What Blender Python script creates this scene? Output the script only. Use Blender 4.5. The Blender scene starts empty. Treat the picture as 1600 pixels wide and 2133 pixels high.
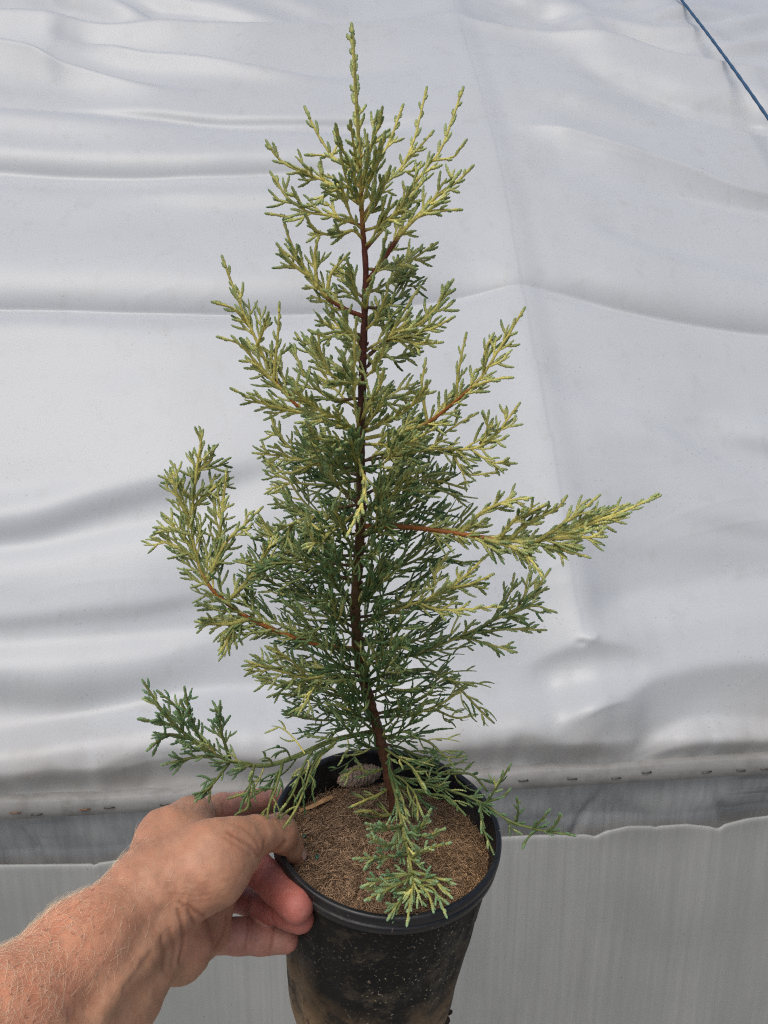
import bpy, math, random
import numpy as np
from math import radians

rng = np.random.default_rng(11)
random.seed(11)
sc = bpy.context.scene
COL = sc.collection

# ------------------------------------------------------------------ camera, sky, sun, exposure
F = 1605.0
PITCH = radians(14.0)
CAM = np.array([0.0, 0.0, 1.5])
FW = np.array([0.0, math.cos(PITCH), -math.sin(PITCH)])
RT = np.array([1.0, 0.0, 0.0])
UP = np.array([0.0, math.sin(PITCH), math.cos(PITCH)])

cam_data = bpy.data.cameras.new("camera")
cam = bpy.data.objects.new("camera", cam_data)
COL.objects.link(cam)
cam.location = CAM
cam.rotation_euler = (math.pi / 2 - PITCH, 0, 0)
cam_data.sensor_fit = 'VERTICAL'
cam_data.angle = 2 * math.atan(1066.5 / F)
cam_data.clip_start = 0.01
cam_data.clip_end = 2000
sc.camera = cam

SUN_EL, SUN_AZ = radians(60), radians(208)      # azimuth clockwise from +y: overhead, a little behind and left of the camera
world = bpy.data.worlds.new("World")
sc.world = world
world.use_nodes = True
wn = world.node_tree
wn.nodes.clear()
sky = wn.nodes.new("ShaderNodeTexSky")
sky.sky_type = 'NISHITA'
sky.sun_disc = False
sky.sun_elevation = SUN_EL
sky.sun_rotation = SUN_AZ
sky.air_density = 1.0
sky.dust_density = 4.0
sky.ozone_density = 1.0
bg = wn.nodes.new("ShaderNodeBackground")
bg.inputs[1].default_value = 0.13
wo = wn.nodes.new("ShaderNodeOutputWorld")
wn.links.new(sky.outputs[0], bg.inputs[0])
wn.links.new(bg.outputs[0], wo.inputs[0])

sun_data = bpy.data.lights.new("sun", 'SUN')
sun_data.energy = 1.5
sun_data.angle = radians(40)
sun_data.color = (1.0, 0.975, 0.93)
sun = bpy.data.objects.new("sun", sun_data)
COL.objects.link(sun)
sun.location = (0, 0, 6)
sun.rotation_euler = (math.pi / 2 - SUN_EL, 0, math.pi - SUN_AZ)

sc.view_settings.view_transform = 'Standard'
sc.view_settings.look = 'None'
sc.view_settings.exposure = 0.0
sc.view_settings.gamma = 1.0
sc.view_settings.use_curve_mapping = False
sc.cycles.max_bounces = 6
sc.cycles.use_denoising = False
sc.cycles.filter_width = 1.15


# ------------------------------------------------------------------ helpers
def P(px, py, d):
    """A point seen at photo pixel (px, py), d metres along the camera's axis."""
    return CAM + d * (FW + (px - 800.0) / F * RT - (py - 1066.5) / F * UP)


def project(v):
    q = v - CAM
    d = q @ FW
    return 800 + F * (q @ RT) / d, 1066.5 - F * (q @ UP) / d, d


def unit(v):
    v = np.asarray(v, float)
    return v / max(1e-12, np.linalg.norm(v))


def link_mesh(name, verts, faces, mat=None, parent=None, smooth=True, colors=None):
    verts = np.asarray(verts, np.float32)
    me = bpy.data.meshes.new(name)
    if isinstance(faces, np.ndarray):
        n, k = faces.shape
        me.vertices.add(len(verts))
        me.vertices.foreach_set("co", verts.ravel())
        me.loops.add(n * k)
        me.loops.foreach_set("vertex_index", faces.astype(np.int32).ravel())
        me.polygons.add(n)
        me.polygons.foreach_set("loop_start", np.arange(0, n * k, k, dtype=np.int32))
        me.polygons.foreach_set("loop_total", np.full(n, k, np.int32))
        me.update(calc_edges=True)
    else:
        me.from_pydata([tuple(map(float, v)) for v in verts], [], faces)
    me.validate()
    if smooth:
        me.polygons.foreach_set("use_smooth", np.ones(len(me.polygons), bool))
    if colors is not None:
        ca = me.color_attributes.new("tint", 'FLOAT_COLOR', 'POINT')
        c = np.ones((len(verts), 4), np.float32)
        c[:, :colors.shape[1]] = colors
        ca.data.foreach_set("color", c.ravel())
    if mat:
        me.materials.append(mat)
    o = bpy.data.objects.new(name, me)
    COL.objects.link(o)
    if parent is not None:
        o.parent = parent
        o.matrix_parent_inverse = parent.matrix_world.inverted()
    return o


def empty(name, loc):
    o = bpy.data.objects.new(name, None)
    o.empty_display_size = 0.02
    COL.objects.link(o)
    o.location = loc
    bpy.context.view_layer.update()
    return o


def tag(o, label, cat, group=None, kind=None):
    if label:
        o["label"] = label
    if cat:
        o["category"] = cat
    if group:
        o["group"] = group
    if kind:
        o["kind"] = kind
    return o


class Acc:
    """Collects quads (and per-vertex tints) for one mesh."""
    def __init__(self):
        self.v, self.f, self.c, self.n = [], [], [], 0

    def add(self, v, f, c=None):
        self.v.append(np.asarray(v, np.float32))
        self.f.append(np.asarray(f, np.int64) + self.n)
        if c is None:
            c = np.ones((len(v), 3))
        self.c.append(np.asarray(c, np.float32))
        self.n += len(v)

    def tube(self, pts, rad, sides=6, col=None, shape=None):
        pts = np.asarray(pts, float)
        n = len(pts)
        rad = np.broadcast_to(np.asarray(rad, float), (n,))
        tan = np.gradient(pts, axis=0)
        tan /= np.linalg.norm(tan, axis=1, keepdims=True) + 1e-12
        ref = np.array([0.31, 0.87, 0.38])
        e1 = np.cross(tan, ref)
        e1 /= np.linalg.norm(e1, axis=1, keepdims=True) + 1e-12
        e2 = np.cross(tan, e1)
        th = np.arange(sides) * 2 * math.pi / sides
        R = rad[:, None] * (np.ones((n, sides)) if shape is None else shape(n, th))
        v = pts[:, None, :] + R[..., None] * (np.cos(th)[None, :, None] * e1[:, None, :] + np.sin(th)[None, :, None] * e2[:, None, :])
        idx = np.arange(n * sides).reshape(n, sides)
        a, b = idx[:-1], idx[1:]
        f = np.stack([a, np.roll(a, -1, 1), np.roll(b, -1, 1), b], -1).reshape(-1, 4)
        c = None
        if col is not None:
            c = np.repeat(np.broadcast_to(np.asarray(col, float), (n, 3)), sides, 0)
        self.add(v.reshape(-1, 3), f, c)

    def build(self, name, mat, parent=None, smooth=True, tint=True):
        return link_mesh(name, np.concatenate(self.v), np.concatenate(self.f), mat, parent, smooth,
                         np.concatenate(self.c) if tint else None)


def smooth_path(pts, n):
    """Catmull-Rom through pts (k, dim), n samples."""
    p = np.asarray(pts, float)
    if len(p) == 2:
        t = np.linspace(0, 1, n)[:, None]
        return p[0] * (1 - t) + p[1] * t
    q = np.vstack([2 * p[0] - p[1], p, 2 * p[-1] - p[-2]])
    seg = np.linalg.norm(np.diff(p, axis=0), axis=1)
    cum = np.concatenate([[0], np.cumsum(seg)])
    s = np.linspace(0, cum[-1], n)
    i = np.clip(np.searchsorted(cum, s, side='right') - 1, 0, len(seg) - 1)
    t = ((s - cum[i]) / seg[i])[:, None]
    a, b, c, d = q[i], q[i + 1], q[i + 2], q[i + 3]
    return 0.5 * (2 * b + (c - a) * t + (2 * a - 5 * b + 4 * c - d) * t ** 2 + (3 * b - a - 3 * c + d) * t ** 3)


def value_noise(x, y, seed=0, z=None):
    """Smooth 2-D value noise in -1..1."""
    g = np.random.default_rng(seed).uniform(-1, 1, (256, 256))
    xi, yi = np.floor(x).astype(int), np.floor(y).astype(int)
    fx, fy = x - xi, y - yi
    fx, fy = fx * fx * (3 - 2 * fx), fy * fy * (3 - 2 * fy)
    a, b = g[xi % 256, yi % 256], g[(xi + 1) % 256, yi % 256]
    c, d = g[xi % 256, (yi + 1) % 256], g[(xi + 1) % 256, (yi + 1) % 256]
    return (a * (1 - fx) + b * fx) * (1 - fy) + (c * (1 - fx) + d * fx) * fy


# ------------------------------------------------------------------ materials
class NT:
    def __init__(self, name):
        self.m = bpy.data.materials.new(name)
        self.m.use_nodes = True
        self.t = self.m.node_tree
        self.b = self.t.nodes["Principled BSDF"]
        self.out = self.t.nodes["Material Output"]

    def n(self, kind, **kw):
        o = self.t.nodes.new("ShaderNode" + kind)
        for k, v in kw.items():
            setattr(o, k, v)
        return o

    def l(self, a, b):
        self.t.links.new(a, b)

    def coord(self, scale=(1, 1, 1)):
        tc = self.n("TexCoord")
        mp = self.n("Mapping")
        mp.inputs["Scale"].default_value = scale
        self.l(tc.outputs["Object"], mp.inputs[0])
        return mp.outputs[0]

    def noise(self, co, scale, detail=4, rough=0.55):
        o = self.n("TexNoise")
        o.inputs["Scale"].default_value = scale
        o.inputs["Detail"].default_value = detail
        o.inputs["Roughness"].default_value = rough
        self.l(co, o.inputs["Vector"])
        return o.outputs[0]

    def ramp(self, fac, stops):
        o = self.n("ValToRGB")
        e = o.color_ramp.elements
        while len(e) < len(stops):
            e.new(0.5)
        for i, (p, c) in enumerate(stops):
            e[i].position = p
            e[i].color = (c[0], c[1], c[2], 1) if not isinstance(c, (int, float)) else (c, c, c, 1)
        self.l(fac, o.inputs[0])
        return o.outputs[0]

    def mix(self, fac, a, b, blend='MIX'):
        o = self.n("Mix", data_type='RGBA', blend_type=blend)
        for s, v in ((0, fac), (6, a), (7, b)):
            if isinstance(v, bpy.types.NodeSocket):
                self.l(v, o.inputs[s])
            elif s == 0:
                o.inputs[0].default_value = v
            else:
                o.inputs[s].default_value = (*v, 1)
        return o.outputs[2]

    def math(self, op, a, b=0.0):
        o = self.n("Math", operation=op)
        for i, v in ((0, a), (1, b)):
            if isinstance(v, bpy.types.NodeSocket):
                self.l(v, o.inputs[i])
            else:
                o.inputs[i].default_value = v
        return o.outputs[0]

    def bump(self, h, strength, dist, base=None):
        o = self.n("Bump")
        o.inputs["Strength"].default_value = strength
        o.inputs["Distance"].default_value = dist
        self.l(h, o.inputs["Height"])
        if base is not None:
            self.l(base, o.inputs["Normal"])
        self.l(o.outputs[0], self.b.inputs["Normal"])
        return o.outputs[0]

    def tint(self):
        o = self.n("Attribute")
        o.attribute_name = "tint"
        return o.outputs["Color"]

    def set(self, **kw):
        for k, v in kw.items():
            k = k.replace("_", " ")
            if isinstance(v, bpy.types.NodeSocket):
                self.l(v, self.b.inputs[k])
            else:
                self.b.inputs[k].default_value = v


def mat_film():
    m = NT("white_film")
    co = m.coord()
    big = m.noise(co, 3.0, 5, 0.6)
    c = m.mix(m.ramp(big, [(0.45, 0.0), (0.75, 0.35)]), (0.455, 0.475, 0.488), (0.40, 0.41, 0.405))
    med = m.noise(m.coord((1, 1, 0.5)), 22, 6, 0.7)
    c = m.mix(m.ramp(med, [(0.54, 0.0), (0.76, 0.38)]), c, (0.36, 0.352, 0.33))
    fine = m.noise(co, 170, 2, 0.5)
    patch = m.noise(co, 7, 3, 0.5)
    sp = m.math('MULTIPLY', m.ramp(fine, [(0.655, 0.0), (0.72, 1.0)]), m.ramp(patch, [(0.40, 0.03), (0.62, 0.5)]))
    c = m.mix(sp, c, (0.27, 0.255, 0.22))
    # grime that has settled along the lowest hand's breadth of the film
    tint = m.tint()
    grime = m.math('MULTIPLY', tint, m.ramp(m.noise(m.coord((1, 1, 0.7)), 9, 6, 0.65), [(0.3, 0.25), (0.7, 1.0)]))
    c = m.mix(grime, c, (0.30, 0.265, 0.215))
    m.set(Base_Color=c, Roughness=0.40, Specular_IOR_Level=0.42)
    m.bump(m.noise(co, 260, 3, 0.6), 0.05, 0.002)
    return m.m


def mat_skirt(light):
    m = NT("side_curtain_plastic" if light else "weathered_plastic")
    v = m.noise(m.coord((90, 90, 1.2)), 1.0, 3, 0.6)      # fine vertical streaks
    st = m.noise(m.coord((9, 9, 2.0)), 1.0, 5, 0.6)
    blot = m.noise(m.coord((1, 1, 1)), 4.5, 5, 0.6)
    if light:
        c = m.mix(m.ramp(v, [(0.35, 0.0), (0.7, 1.0)]), (0.325, 0.33, 0.315), (0.275, 0.28, 0.265))
        c = m.mix(m.ramp(st, [(0.45, 0.0), (0.75, 0.6)]), c, (0.235, 0.24, 0.22))
        c = m.mix(m.ramp(blot, [(0.42, 0.0), (0.72, 0.65)]), c, (0.245, 0.262, 0.245))
    else:
        c = m.mix(m.ramp(v, [(0.35, 0.0), (0.7, 1.0)]), (0.37, 0.378, 0.37), (0.30, 0.303, 0.295))
        c = m.mix(m.ramp(st, [(0.45, 0.0), (0.8, 0.6)]), c, (0.18, 0.185, 0.18))
        hz = m.noise(m.coord((3, 3, 60)), 1.0, 3, 0.6)
        c = m.mix(m.math('MULTIPLY', m.ramp(hz, [(0.5, 0.0), (0.62, 0.6)]), m.ramp(blot, [(0.5, 0.0), (0.65, 1.0)])), c, (0.15, 0.17, 0.175))
    fine = m.noise(m.coord(), 120, 2, 0.5)
    c = m.mix(m.ramp(fine, [(0.74, 0.0), (0.78, 0.7)]), c, (0.12, 0.11, 0.09))
    m.set(Base_Color=c, Roughness=0.5, Specular_IOR_Level=0.4)
    m.bump(v, 0.04, 0.002)
    return m.m


def mat_batten():
    m = NT("grey_weathered_batten")
    g = m.noise(m.coord((5, 5, 60)), 1.0, 5, 0.6)
    b = m.noise(m.coord(), 14, 5, 0.65)
    c = m.mix(m.ramp(g, [(0.3, 0.0), (0.7, 1.0)]), (0.275, 0.272, 0.262), (0.215, 0.212, 0.20))
    c = m.mix(m.ramp(b, [(0.48, 0.0), (0.72, 0.8)]), c, (0.13, 0.125, 0.11))
    m.set(Base_Color=c, Roughness=0.75)
    m.bump(g, 0.25, 0.002)
    return m.m


def mat_plain(name, col, rough=0.6, metal=0.0, var=0.25, scale=60, spec=0.5, bump=0.0):
    m = NT(name)
    n = m.noise(m.coord(), scale, 5, 0.6)
    dark = tuple(c * (1 - var) for c in col)
    lite = tuple(min(1, c * (1 + var)) for c in col)
    m.set(Base_Color=m.mix(m.ramp(n, [(0.3, 0.0), (0.7, 1.0)]), dark, lite), Roughness=rough, Metallic=metal, Specular_IOR_Level=spec)
    if bump:
        m.bump(n, bump, 0.002)
    return m.m


def mat_pot():
    m = NT("dirty_black_plastic")
    tc = m.coord()
    base = (0.0045, 0.0045, 0.0048)
    a = m.noise(tc, 34, 6, 0.7)
    tint = m.tint()                     # r: soil smeared on the lower wall, g: dry dust near the rim
    sep = m.n("SeparateColor")
    m.l(tint, sep.inputs[0])
    c = m.mix(m.ramp(a, [(0.45, 0.0), (0.72, 0.75)]), base, (0.020, 0.017, 0.0125))
    b = m.noise(tc, 21, 6, 0.72)
    c = m.mix(m.ramp(b, [(0.54, 0.0), (0.68, 0.75)]), c, (0.085, 0.068, 0.045))
    soil = m.math('MULTIPLY', sep.outputs[0], m.ramp(m.noise(m.coord((1, 1, 1)), 28, 7, 0.75), [(0.38, 0.08), (0.52, 1.0)]))
    soil_col = m.mix(m.noise(tc, 60, 4, 0.6), (0.14, 0.088, 0.045), (0.34, 0.225, 0.12))
    c = m.mix(soil, c, soil_col)
    sp = m.noise(tc, 420, 2, 0.5)
    area = m.noise(tc, 11, 2, 0.5)
    spk = m.math('MULTIPLY', m.ramp(sp, [(0.64, 0.0), (0.70, 1.0)]), m.ramp(area, [(0.42, 0.1), (0.6, 1.0)]))
    spk = m.math('MULTIPLY', spk, sep.outputs[1])
    c = m.mix(spk, c, (0.30, 0.245, 0.17))
    m.set(Base_Color=c, Roughness=m.ramp(a, [(0.3, 0.40), (0.7, 0.8)]), Specular_IOR_Level=0.22)
    m.bump(m.noise(tc, 300, 4, 0.7), 0.35, 0.0015)
    return m.m


def mat_rim():
    m = NT("black_rim_plastic")
    tc = m.coord()
    a = m.noise(tc, 40, 6, 0.7)
    c = m.mix(m.ramp(a, [(0.5, 0.0), (0.75, 0.8)]), (0.007, 0.0075, 0.009), (0.035, 0.032, 0.027))
    sp = m.noise(tc, 330, 2, 0.5)
    c = m.mix(m.ramp(sp, [(0.70, 0.0), (0.76, 0.8)]), c, (0.25, 0.2, 0.14))
    m.set(Base_Color=c, Roughness=m.ramp(a, [(0.35, 0.34), (0.7, 0.62)]), Specular_IOR_Level=0.5)
    m.bump(m.noise(tc, 220, 3, 0.6), 0.12, 0.001)
    return m.m


def mat_tint(name, rough=0.55, spec=0.35, nscale=900, namp=0.25, bump=0.3, trans=0.0):
    m = NT(name)
    n = m.noise(m.coord(), nscale, 3, 0.6)
    c = m.mix(1.0, m.tint(), m.ramp(n, [(0.25, 1 - namp), (0.75, 1 + 0 * namp)]), 'MULTIPLY')
    m.set(Base_Color=c, Roughness=rough, Specular_IOR_Level=spec)
    if bump:
        m.bump(n, bump, 0.0006)
    return m.m


def mat_skin():
    m = NT("tanned_skin")
    tc = m.coord()
    t = m.tint()
    mott = m.noise(tc, 95, 5, 0.65)
    c = m.mix(m.ramp(mott, [(0.4, 0.0), (0.75, 0.45)]), t, m.mix(1.0, t, (1.0, 0.72, 0.64), 'MULTIPLY'))
    fre = m.noise(tc, 330, 2, 0.5)
    at = m.n("Attribute")
    at.attribute_name = "tint"
    c = m.mix(m.math('MULTIPLY', m.ramp(fre, [(0.61, 0.0), (0.72, 0.6)]), at.outputs["Alpha"]), c, (0.24, 0.085, 0.045))
    pale = m.noise(tc, 170, 3, 0.5)
    c = m.mix(m.ramp(pale, [(0.6, 0.0), (0.8, 0.25)]), c, (0.62, 0.40, 0.28))
    m.set(Base_Color=c, Roughness=0.56, Specular_IOR_Level=0.38)
    m.b.inputs["Subsurface Weight"].default_value = 0.06
    m.b.inputs["Subsurface Radius"].default_value = (0.8, 0.25, 0.12)
    m.b.inputs["Subsurface Scale"].default_value = 0.004
    vor = m.n("TexVoronoi")
    vor.inputs["Scale"].default_value = 900
    m.l(tc, vor.inputs["Vector"])
    h = m.math('ADD', m.math('MULTIPLY', vor.outputs["Distance"], 0.5), m.noise(tc, 420, 4, 0.7))
    m.bump(h, 0.27, 0.0007)
    return m.m


M_FILM = mat_film()
M_SKIRT = mat_skirt(False)
M_CURTAIN = mat_skirt(True)
M_BATTEN = mat_batten()
M_STAPLE = mat_plain("dull_staple_steel", (0.10, 0.09, 0.08), 0.5, 0.6, 0.3, 200)
M_RUST = mat_plain("rusty_staple_steel", (0.20, 0.11, 0.06), 0.7, 0.2, 0.3, 200)
M_ROPE = mat_plain("blue_cord", (0.018, 0.07, 0.15), 0.7, 0, 0.45, 300)
M_POT = mat_pot()
M_RIM = mat_rim()
M_LEAF = mat_tint("scale_leaf", 0.6, 0.25, 700, 0.3, 0.35)
M_WOOD = mat_tint("young_bark", 0.6, 0.3, 420, 0.45, 0.6)
M_SOIL = mat_tint("coir_fibre", 0.9, 0.1, 260, 0.45, 0.8)
M_SKIN = mat_skin()
M_HAIR = mat_plain("blond_hair", (0.88, 0.70, 0.48), 0.45, 0, 0.1, 50)
M_NAIL = mat_plain("fingernail", (0.58, 0.36, 0.28), 0.35, 0, 0.06, 80)
M_CONE = mat_tint("fuzzy_cone", 0.95, 0.1, 900, 0.4, 0.5)
M_DRYLEAF = mat_plain("dry_leaf", (0.36, 0.21, 0.10), 0.7, 0, 0.3, 120, 0.3, 0.2)
M_PELLET = mat_plain("green_pellet", (0.008, 0.075, 0.05), 0.35, 0, 0.2, 200)
M_GROUND = mat_plain("packed_gravel", (0.26, 0.245, 0.22), 0.95, 0, 0.35, 9, 0.2, 0.4)
M_CLOD = mat_plain("soil_clod", (0.035, 0.022, 0.014), 0.95, 0, 0.5, 300, 0.2, 0.6)

# ------------------------------------------------------------------ ground
g = link_mesh("ground", [(-400, -400, 0), (400, -400, 0), (400, 400, 0), (-400, 400, 0)], [(0, 1, 2, 3)], M_GROUND, smooth=False)
g["kind"] = "structure"

# ------------------------------------------------------------------ the greenhouse wall
HB = 0.85                                     # camera height above the batten


def ray(px, py):
    return FW + (px - 800.0) / F * RT - (py - 1066.5) / F * UP


def floor_hit(px, py, h):
    r = ray(px, py)
    return CAM + r * (-h / r[2])


WA, WB = floor_hit(0, 1690, HB), floor_hit(1600, 1600, HB)
WD = unit([WB[0] - WA[0], WB[1] - WA[1], 0])      # along the wall
WN = np.array([-WD[1], WD[0], 0])                 # into the greenhouse
ZB = CAM[2] - HB


def wall(u, n, z):
    u, n, z = np.broadcast_arrays(u, n, z)
    return WA[None] + u.reshape(-1, 1) * WD + n.reshape(-1, 1) * WN + (z.reshape(-1, 1) - ZB) * np.array([0, 0, 1.0])


def wall_uv(px, py, n=0.0):
    r = ray(px, py)
    s = ((WA - CAM) @ WN + n) / (r @ WN)
    q = CAM + r * s
    return (q - WA) @ WD, q[2]


def prof(t):
    return 0.42 * t + 0.25 * t * t


green = empty("greenhouse", tuple(wall(np.array(0.7), np.array(0.0), np.array(0.0))[0]))
tag(green, "white plastic film greenhouse side with stapled batten and grey lower curtain behind the potted conifer", "greenhouse")

# tilt bands of the slack film: (points along the crease, up-width, down-width, tilt, x fade left, x fade right)
BANDS = [
    # crease under the upper purlin
    ([(-200, 25), (0, 43), (300, 62), (480, 64), (730, 58), (950, 40)], 26, 3, .30, 0, 80),
    ([(-200, 25), (0, 43), (300, 62), (480, 64), (730, 58), (950, 40)], 3, 34, -.26, 0, 350),
    ([(960, 42), (1040, 58), (1150, 85), (1290, 120), (1420, 148), (1550, 168), (1800, 170)], 24, 3, .22, 60, 0),
    ([(960, 42), (1040, 58), (1150, 85), (1290, 120), (1420, 148), (1550, 168), (1800, 170)], 3, 20, -.30, 150, 0),
    # second purlin
    ([(-200, 632), (0, 634), (300, 637), (650, 636), (940, 612), (1085, 598)], 55, 3, -.18, 0, 160),
    ([(-200, 632), (0, 634), (300, 637), (650, 636), (940, 612), (1085, 598)], 3, 30, .34, 0, 90),
    ([(1085, 598), (1180, 612), (1300, 638), (1450, 665), (1600, 682), (1800, 700)], 42, 3, -.26, 110, 0),
    ([(1085, 598), (1180, 612), (1300, 638), (1450, 665), (1600, 682), (1800, 700)], 3, 26, .34, 90, 0),
    # upper left
    ([(90, -30), (130, 0), (250, 28), (350, 55)], 14, 10, -.42, 30, 60),
    ([(180, -15), (300, 22), (380, 58)], 7, 7, .35, 30, 40),
    ([(260, -15), (400, 18), (530, 37), (670, 57)], 9, 8, -.36, 40, 90),
    ([(-60, 5), (60, 25), (180, 45)], 10, 12, .25, 30, 60),
    ([(500, -10), (650, 20), (760, 26)], 8, 10, -.18, 60, 60),
    ([(100, 74), (250, 100), (400, 121), (560, 145), (740, 152), (860, 152)], 10, 11, .45, 60, 150),
    ([(140, 98), (300, 127), (450, 147), (600, 165), (700, 172)], 10, 16, -.26, 60, 120),
    ([(-100, 72), (0, 90), (60, 105), (110, 127), (150, 146), (250, 166), (420, 182)], 12, 7, .52, 0, 120),
    ([(-100, 92), (0, 107), (90, 125), (140, 150), (260, 180), (380, 195)], 4, 30, -.30, 0, 160),
    ([(-100, 160), (0, 172), (150, 188)], 8, 10, .18, 0, 80),
    ([(-100, 205), (0, 216), (200, 236), (400, 250), (600, 262), (760, 266), (920, 262)], 5, 16, .50, 0, 120),
    ([(150, 218), (300, 228), (480, 239), (760, 244), (930, 242)], 6, 5, -.30, 150, 120),
    ([(-100, 255), (0, 262), (200, 280), (420, 292)], 14, 30, -.16, 0, 150),
    ([(-100, 344), (0, 346), (200, 352), (400, 353), (650, 346), (800, 344), (930, 330)], 24, 5, -.30, 0, 200),
    ([(-100, 362), (400, 372), (800, 362)], 10, 26, .16, 0, 150),
    ([(250, 412), (500, 412), (700, 405)], 14, 14, -.10, 100, 100),
    ([(-100, 470), (300, 480), (700, 470)], 40, 40, .05, 0, 100),
    # upper right
    ([(1040, -4), (1130, 18), (1220, 24)], 9, 8, -.36, 40, 60),
    ([(1160, 37), (1250, 56), (1400, 80), (1540, 94)], 10, 10, -.36, 40, 70),
    ([(1060, 20), (1200, 42), (1350, 88), (1500, 112)], 8, 8, .24, 40, 80),
    ([(1330, 48), (1450, 44), (1580, 46)], 7, 8, -.34, 50, 60),
    ([(1470, 74), (1600, 60), (1700, 50)], 8, 10, -.36, 50, 0),
    ([(1430, 62), (1600, 42), (1700, 36)], 5, 5, .30, 50, 0),
    ([(1430, 118), (1600, 104), (1700, 98)], 9, 9, -.30, 60, 0),
    ([(1440, 98), (1600, 85), (1700, 80)], 5, 6, .30, 60, 0),
    ([(1240, 16), (1380, 22), (1420, 26)], 6, 6, -.2, 50, 50),
    ([(1170, 126), (1300, 165), (1400, 196), (1520, 226), (1620, 256)], 26, 7, -.32, 60, 0),
    ([(1200, 160), (1330, 200), (1450, 232), (1600, 268)], 6, 20, .26, 60, 0),
    ([(1100, 210), (1200, 236), (1320, 262), (1420, 278)], 14, 16, -.18, 60, 100),
    ([(1075, 267), (1200, 296), (1350, 340), (1500, 382), (1650, 418)], 4, 24, -.26, 60, 0),
    ([(1280, 362), (1400, 392), (1600, 432), (1700, 445)], 6, 22, .30, 120, 0),
    ([(1095, 350), (1200, 364), (1300, 392)], 8, 18, .18, 40, 120),
    ([(1150, 420), (1250, 458), (1350, 492), (1480, 520)], 22, 22, -.12, 60, 120),
    ([(1180, 440), (1300, 492), (1420, 532), (1600, 575), (1750, 600)], 20, 18, .18, 60, 0),
    # the belly of the film, left
    ([(-100, 715), (100, 712), (300, 720), (420, 715)], 30, 40, -.07, 0, 160),
    ([(-100, 1110), (0, 1102), (100, 1086), (230, 1052), (350, 1020), (480, 990), (620, 960)], 26, 20, -.26, 0, 150),
    ([(-100, 1050), (100, 1020), (300, 960)], 30, 30, .08, 0, 150),
    ([(-100, 1160), (150, 1130), (400, 1080), (560, 1040)], 20, 40, .16, 0, 150),
    ([(-100, 1305), (0, 1300), (100, 1292), (250, 1276), (400, 1250), (520, 1225)], 16, 16, -.18, 0, 120),
    ([(-100, 1360), (100, 1350), (300, 1330), (520, 1300)], 20, 35, .20, 0, 120),
    ([(-100, 1445), (0, 1446), (100, 1452), (200, 1442), (300, 1420), (430, 1386)], 36, 26, -.32, 0, 150),
    ([(-100, 1545), (0, 1535), (150, 1512), (300, 1482), (450, 1450), (700, 1440)], 22, 32, .42, 0, 200),
    ([(-100, 1640), (0, 1632), (70, 1620), (120, 1604), (200, 1612), (250, 1592), (320, 1570), (400, 1566), (550, 1590), (700, 1600)], 16, 40, -.45, 0, 60),
    # the belly of the film, middle and right
    ([(1130, 800), (1220, 830), (1330, 865), (1450, 930), (1600, 1000)], 24, 24, .14, 60, 0),
    ([(1250, 900), (1400, 945), (1500, 990)], 26, 26, -.10, 80, 80),
    ([(1460, 850), (1600, 878), (1700, 890)], 14, 14, .16, 60, 0),
    ([(1490, 902), (1600, 926), (1700, 940)], 14, 16, -.18, 60, 0),
    ([(1380, 1055), (1480, 1090), (1600, 1106), (1700, 1110)], 22, 18, -.16, 80, 0),
    ([(1160, 1150), (1300, 1140), (1450, 1150), (1650, 1150)], 26, 30, -.06, 80, 0),
    ([(1215, 1292), (1350, 1262), (1500, 1242), (1700, 1230)], 34, 34, .34, 50, 0),
    ([(1085, 1396), (1170, 1358), (1225, 1346), (1290, 1350), (1350, 1366)], 12, 26, -.36, 60, 70),
    ([(900, 1500), (1000, 1482), (1100, 1462), (1230, 1440), (1330, 1418)], 26, 26, .38, 200, 80),
    ([(1170, 1496), (1235, 1470), (1300, 1455), (1350, 1430), (1450, 1410), (1600, 1400), (1750, 1395)], 22, 56, -.46, 40, 0),
    ([(1285, 1596), (1340, 1556), (1400, 1528), (1460, 1514), (1600, 1520), (1750, 1520)], 22, 26, .66, 60, 0),
    ([(1140, 1520), (1190, 1484), (1240, 1470)], 8, 26, -.30, 30, 30),
    ([(700, 1600), (1000, 1562), (1080, 1545), (1160, 1566), (1240, 1580), (1300, 1598), (1420, 1576), (1600, 1562), (1750, 1555)], 22, 34, -.62, 60, 0),
    ([(1170, 1590), (1200, 1552), (1250, 1562)], 10, 16, -.30, 30, 30),
    ([(400, 1500), (650, 1480), (900, 1490)], 40, 40, .28, 120, 120),
]


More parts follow.
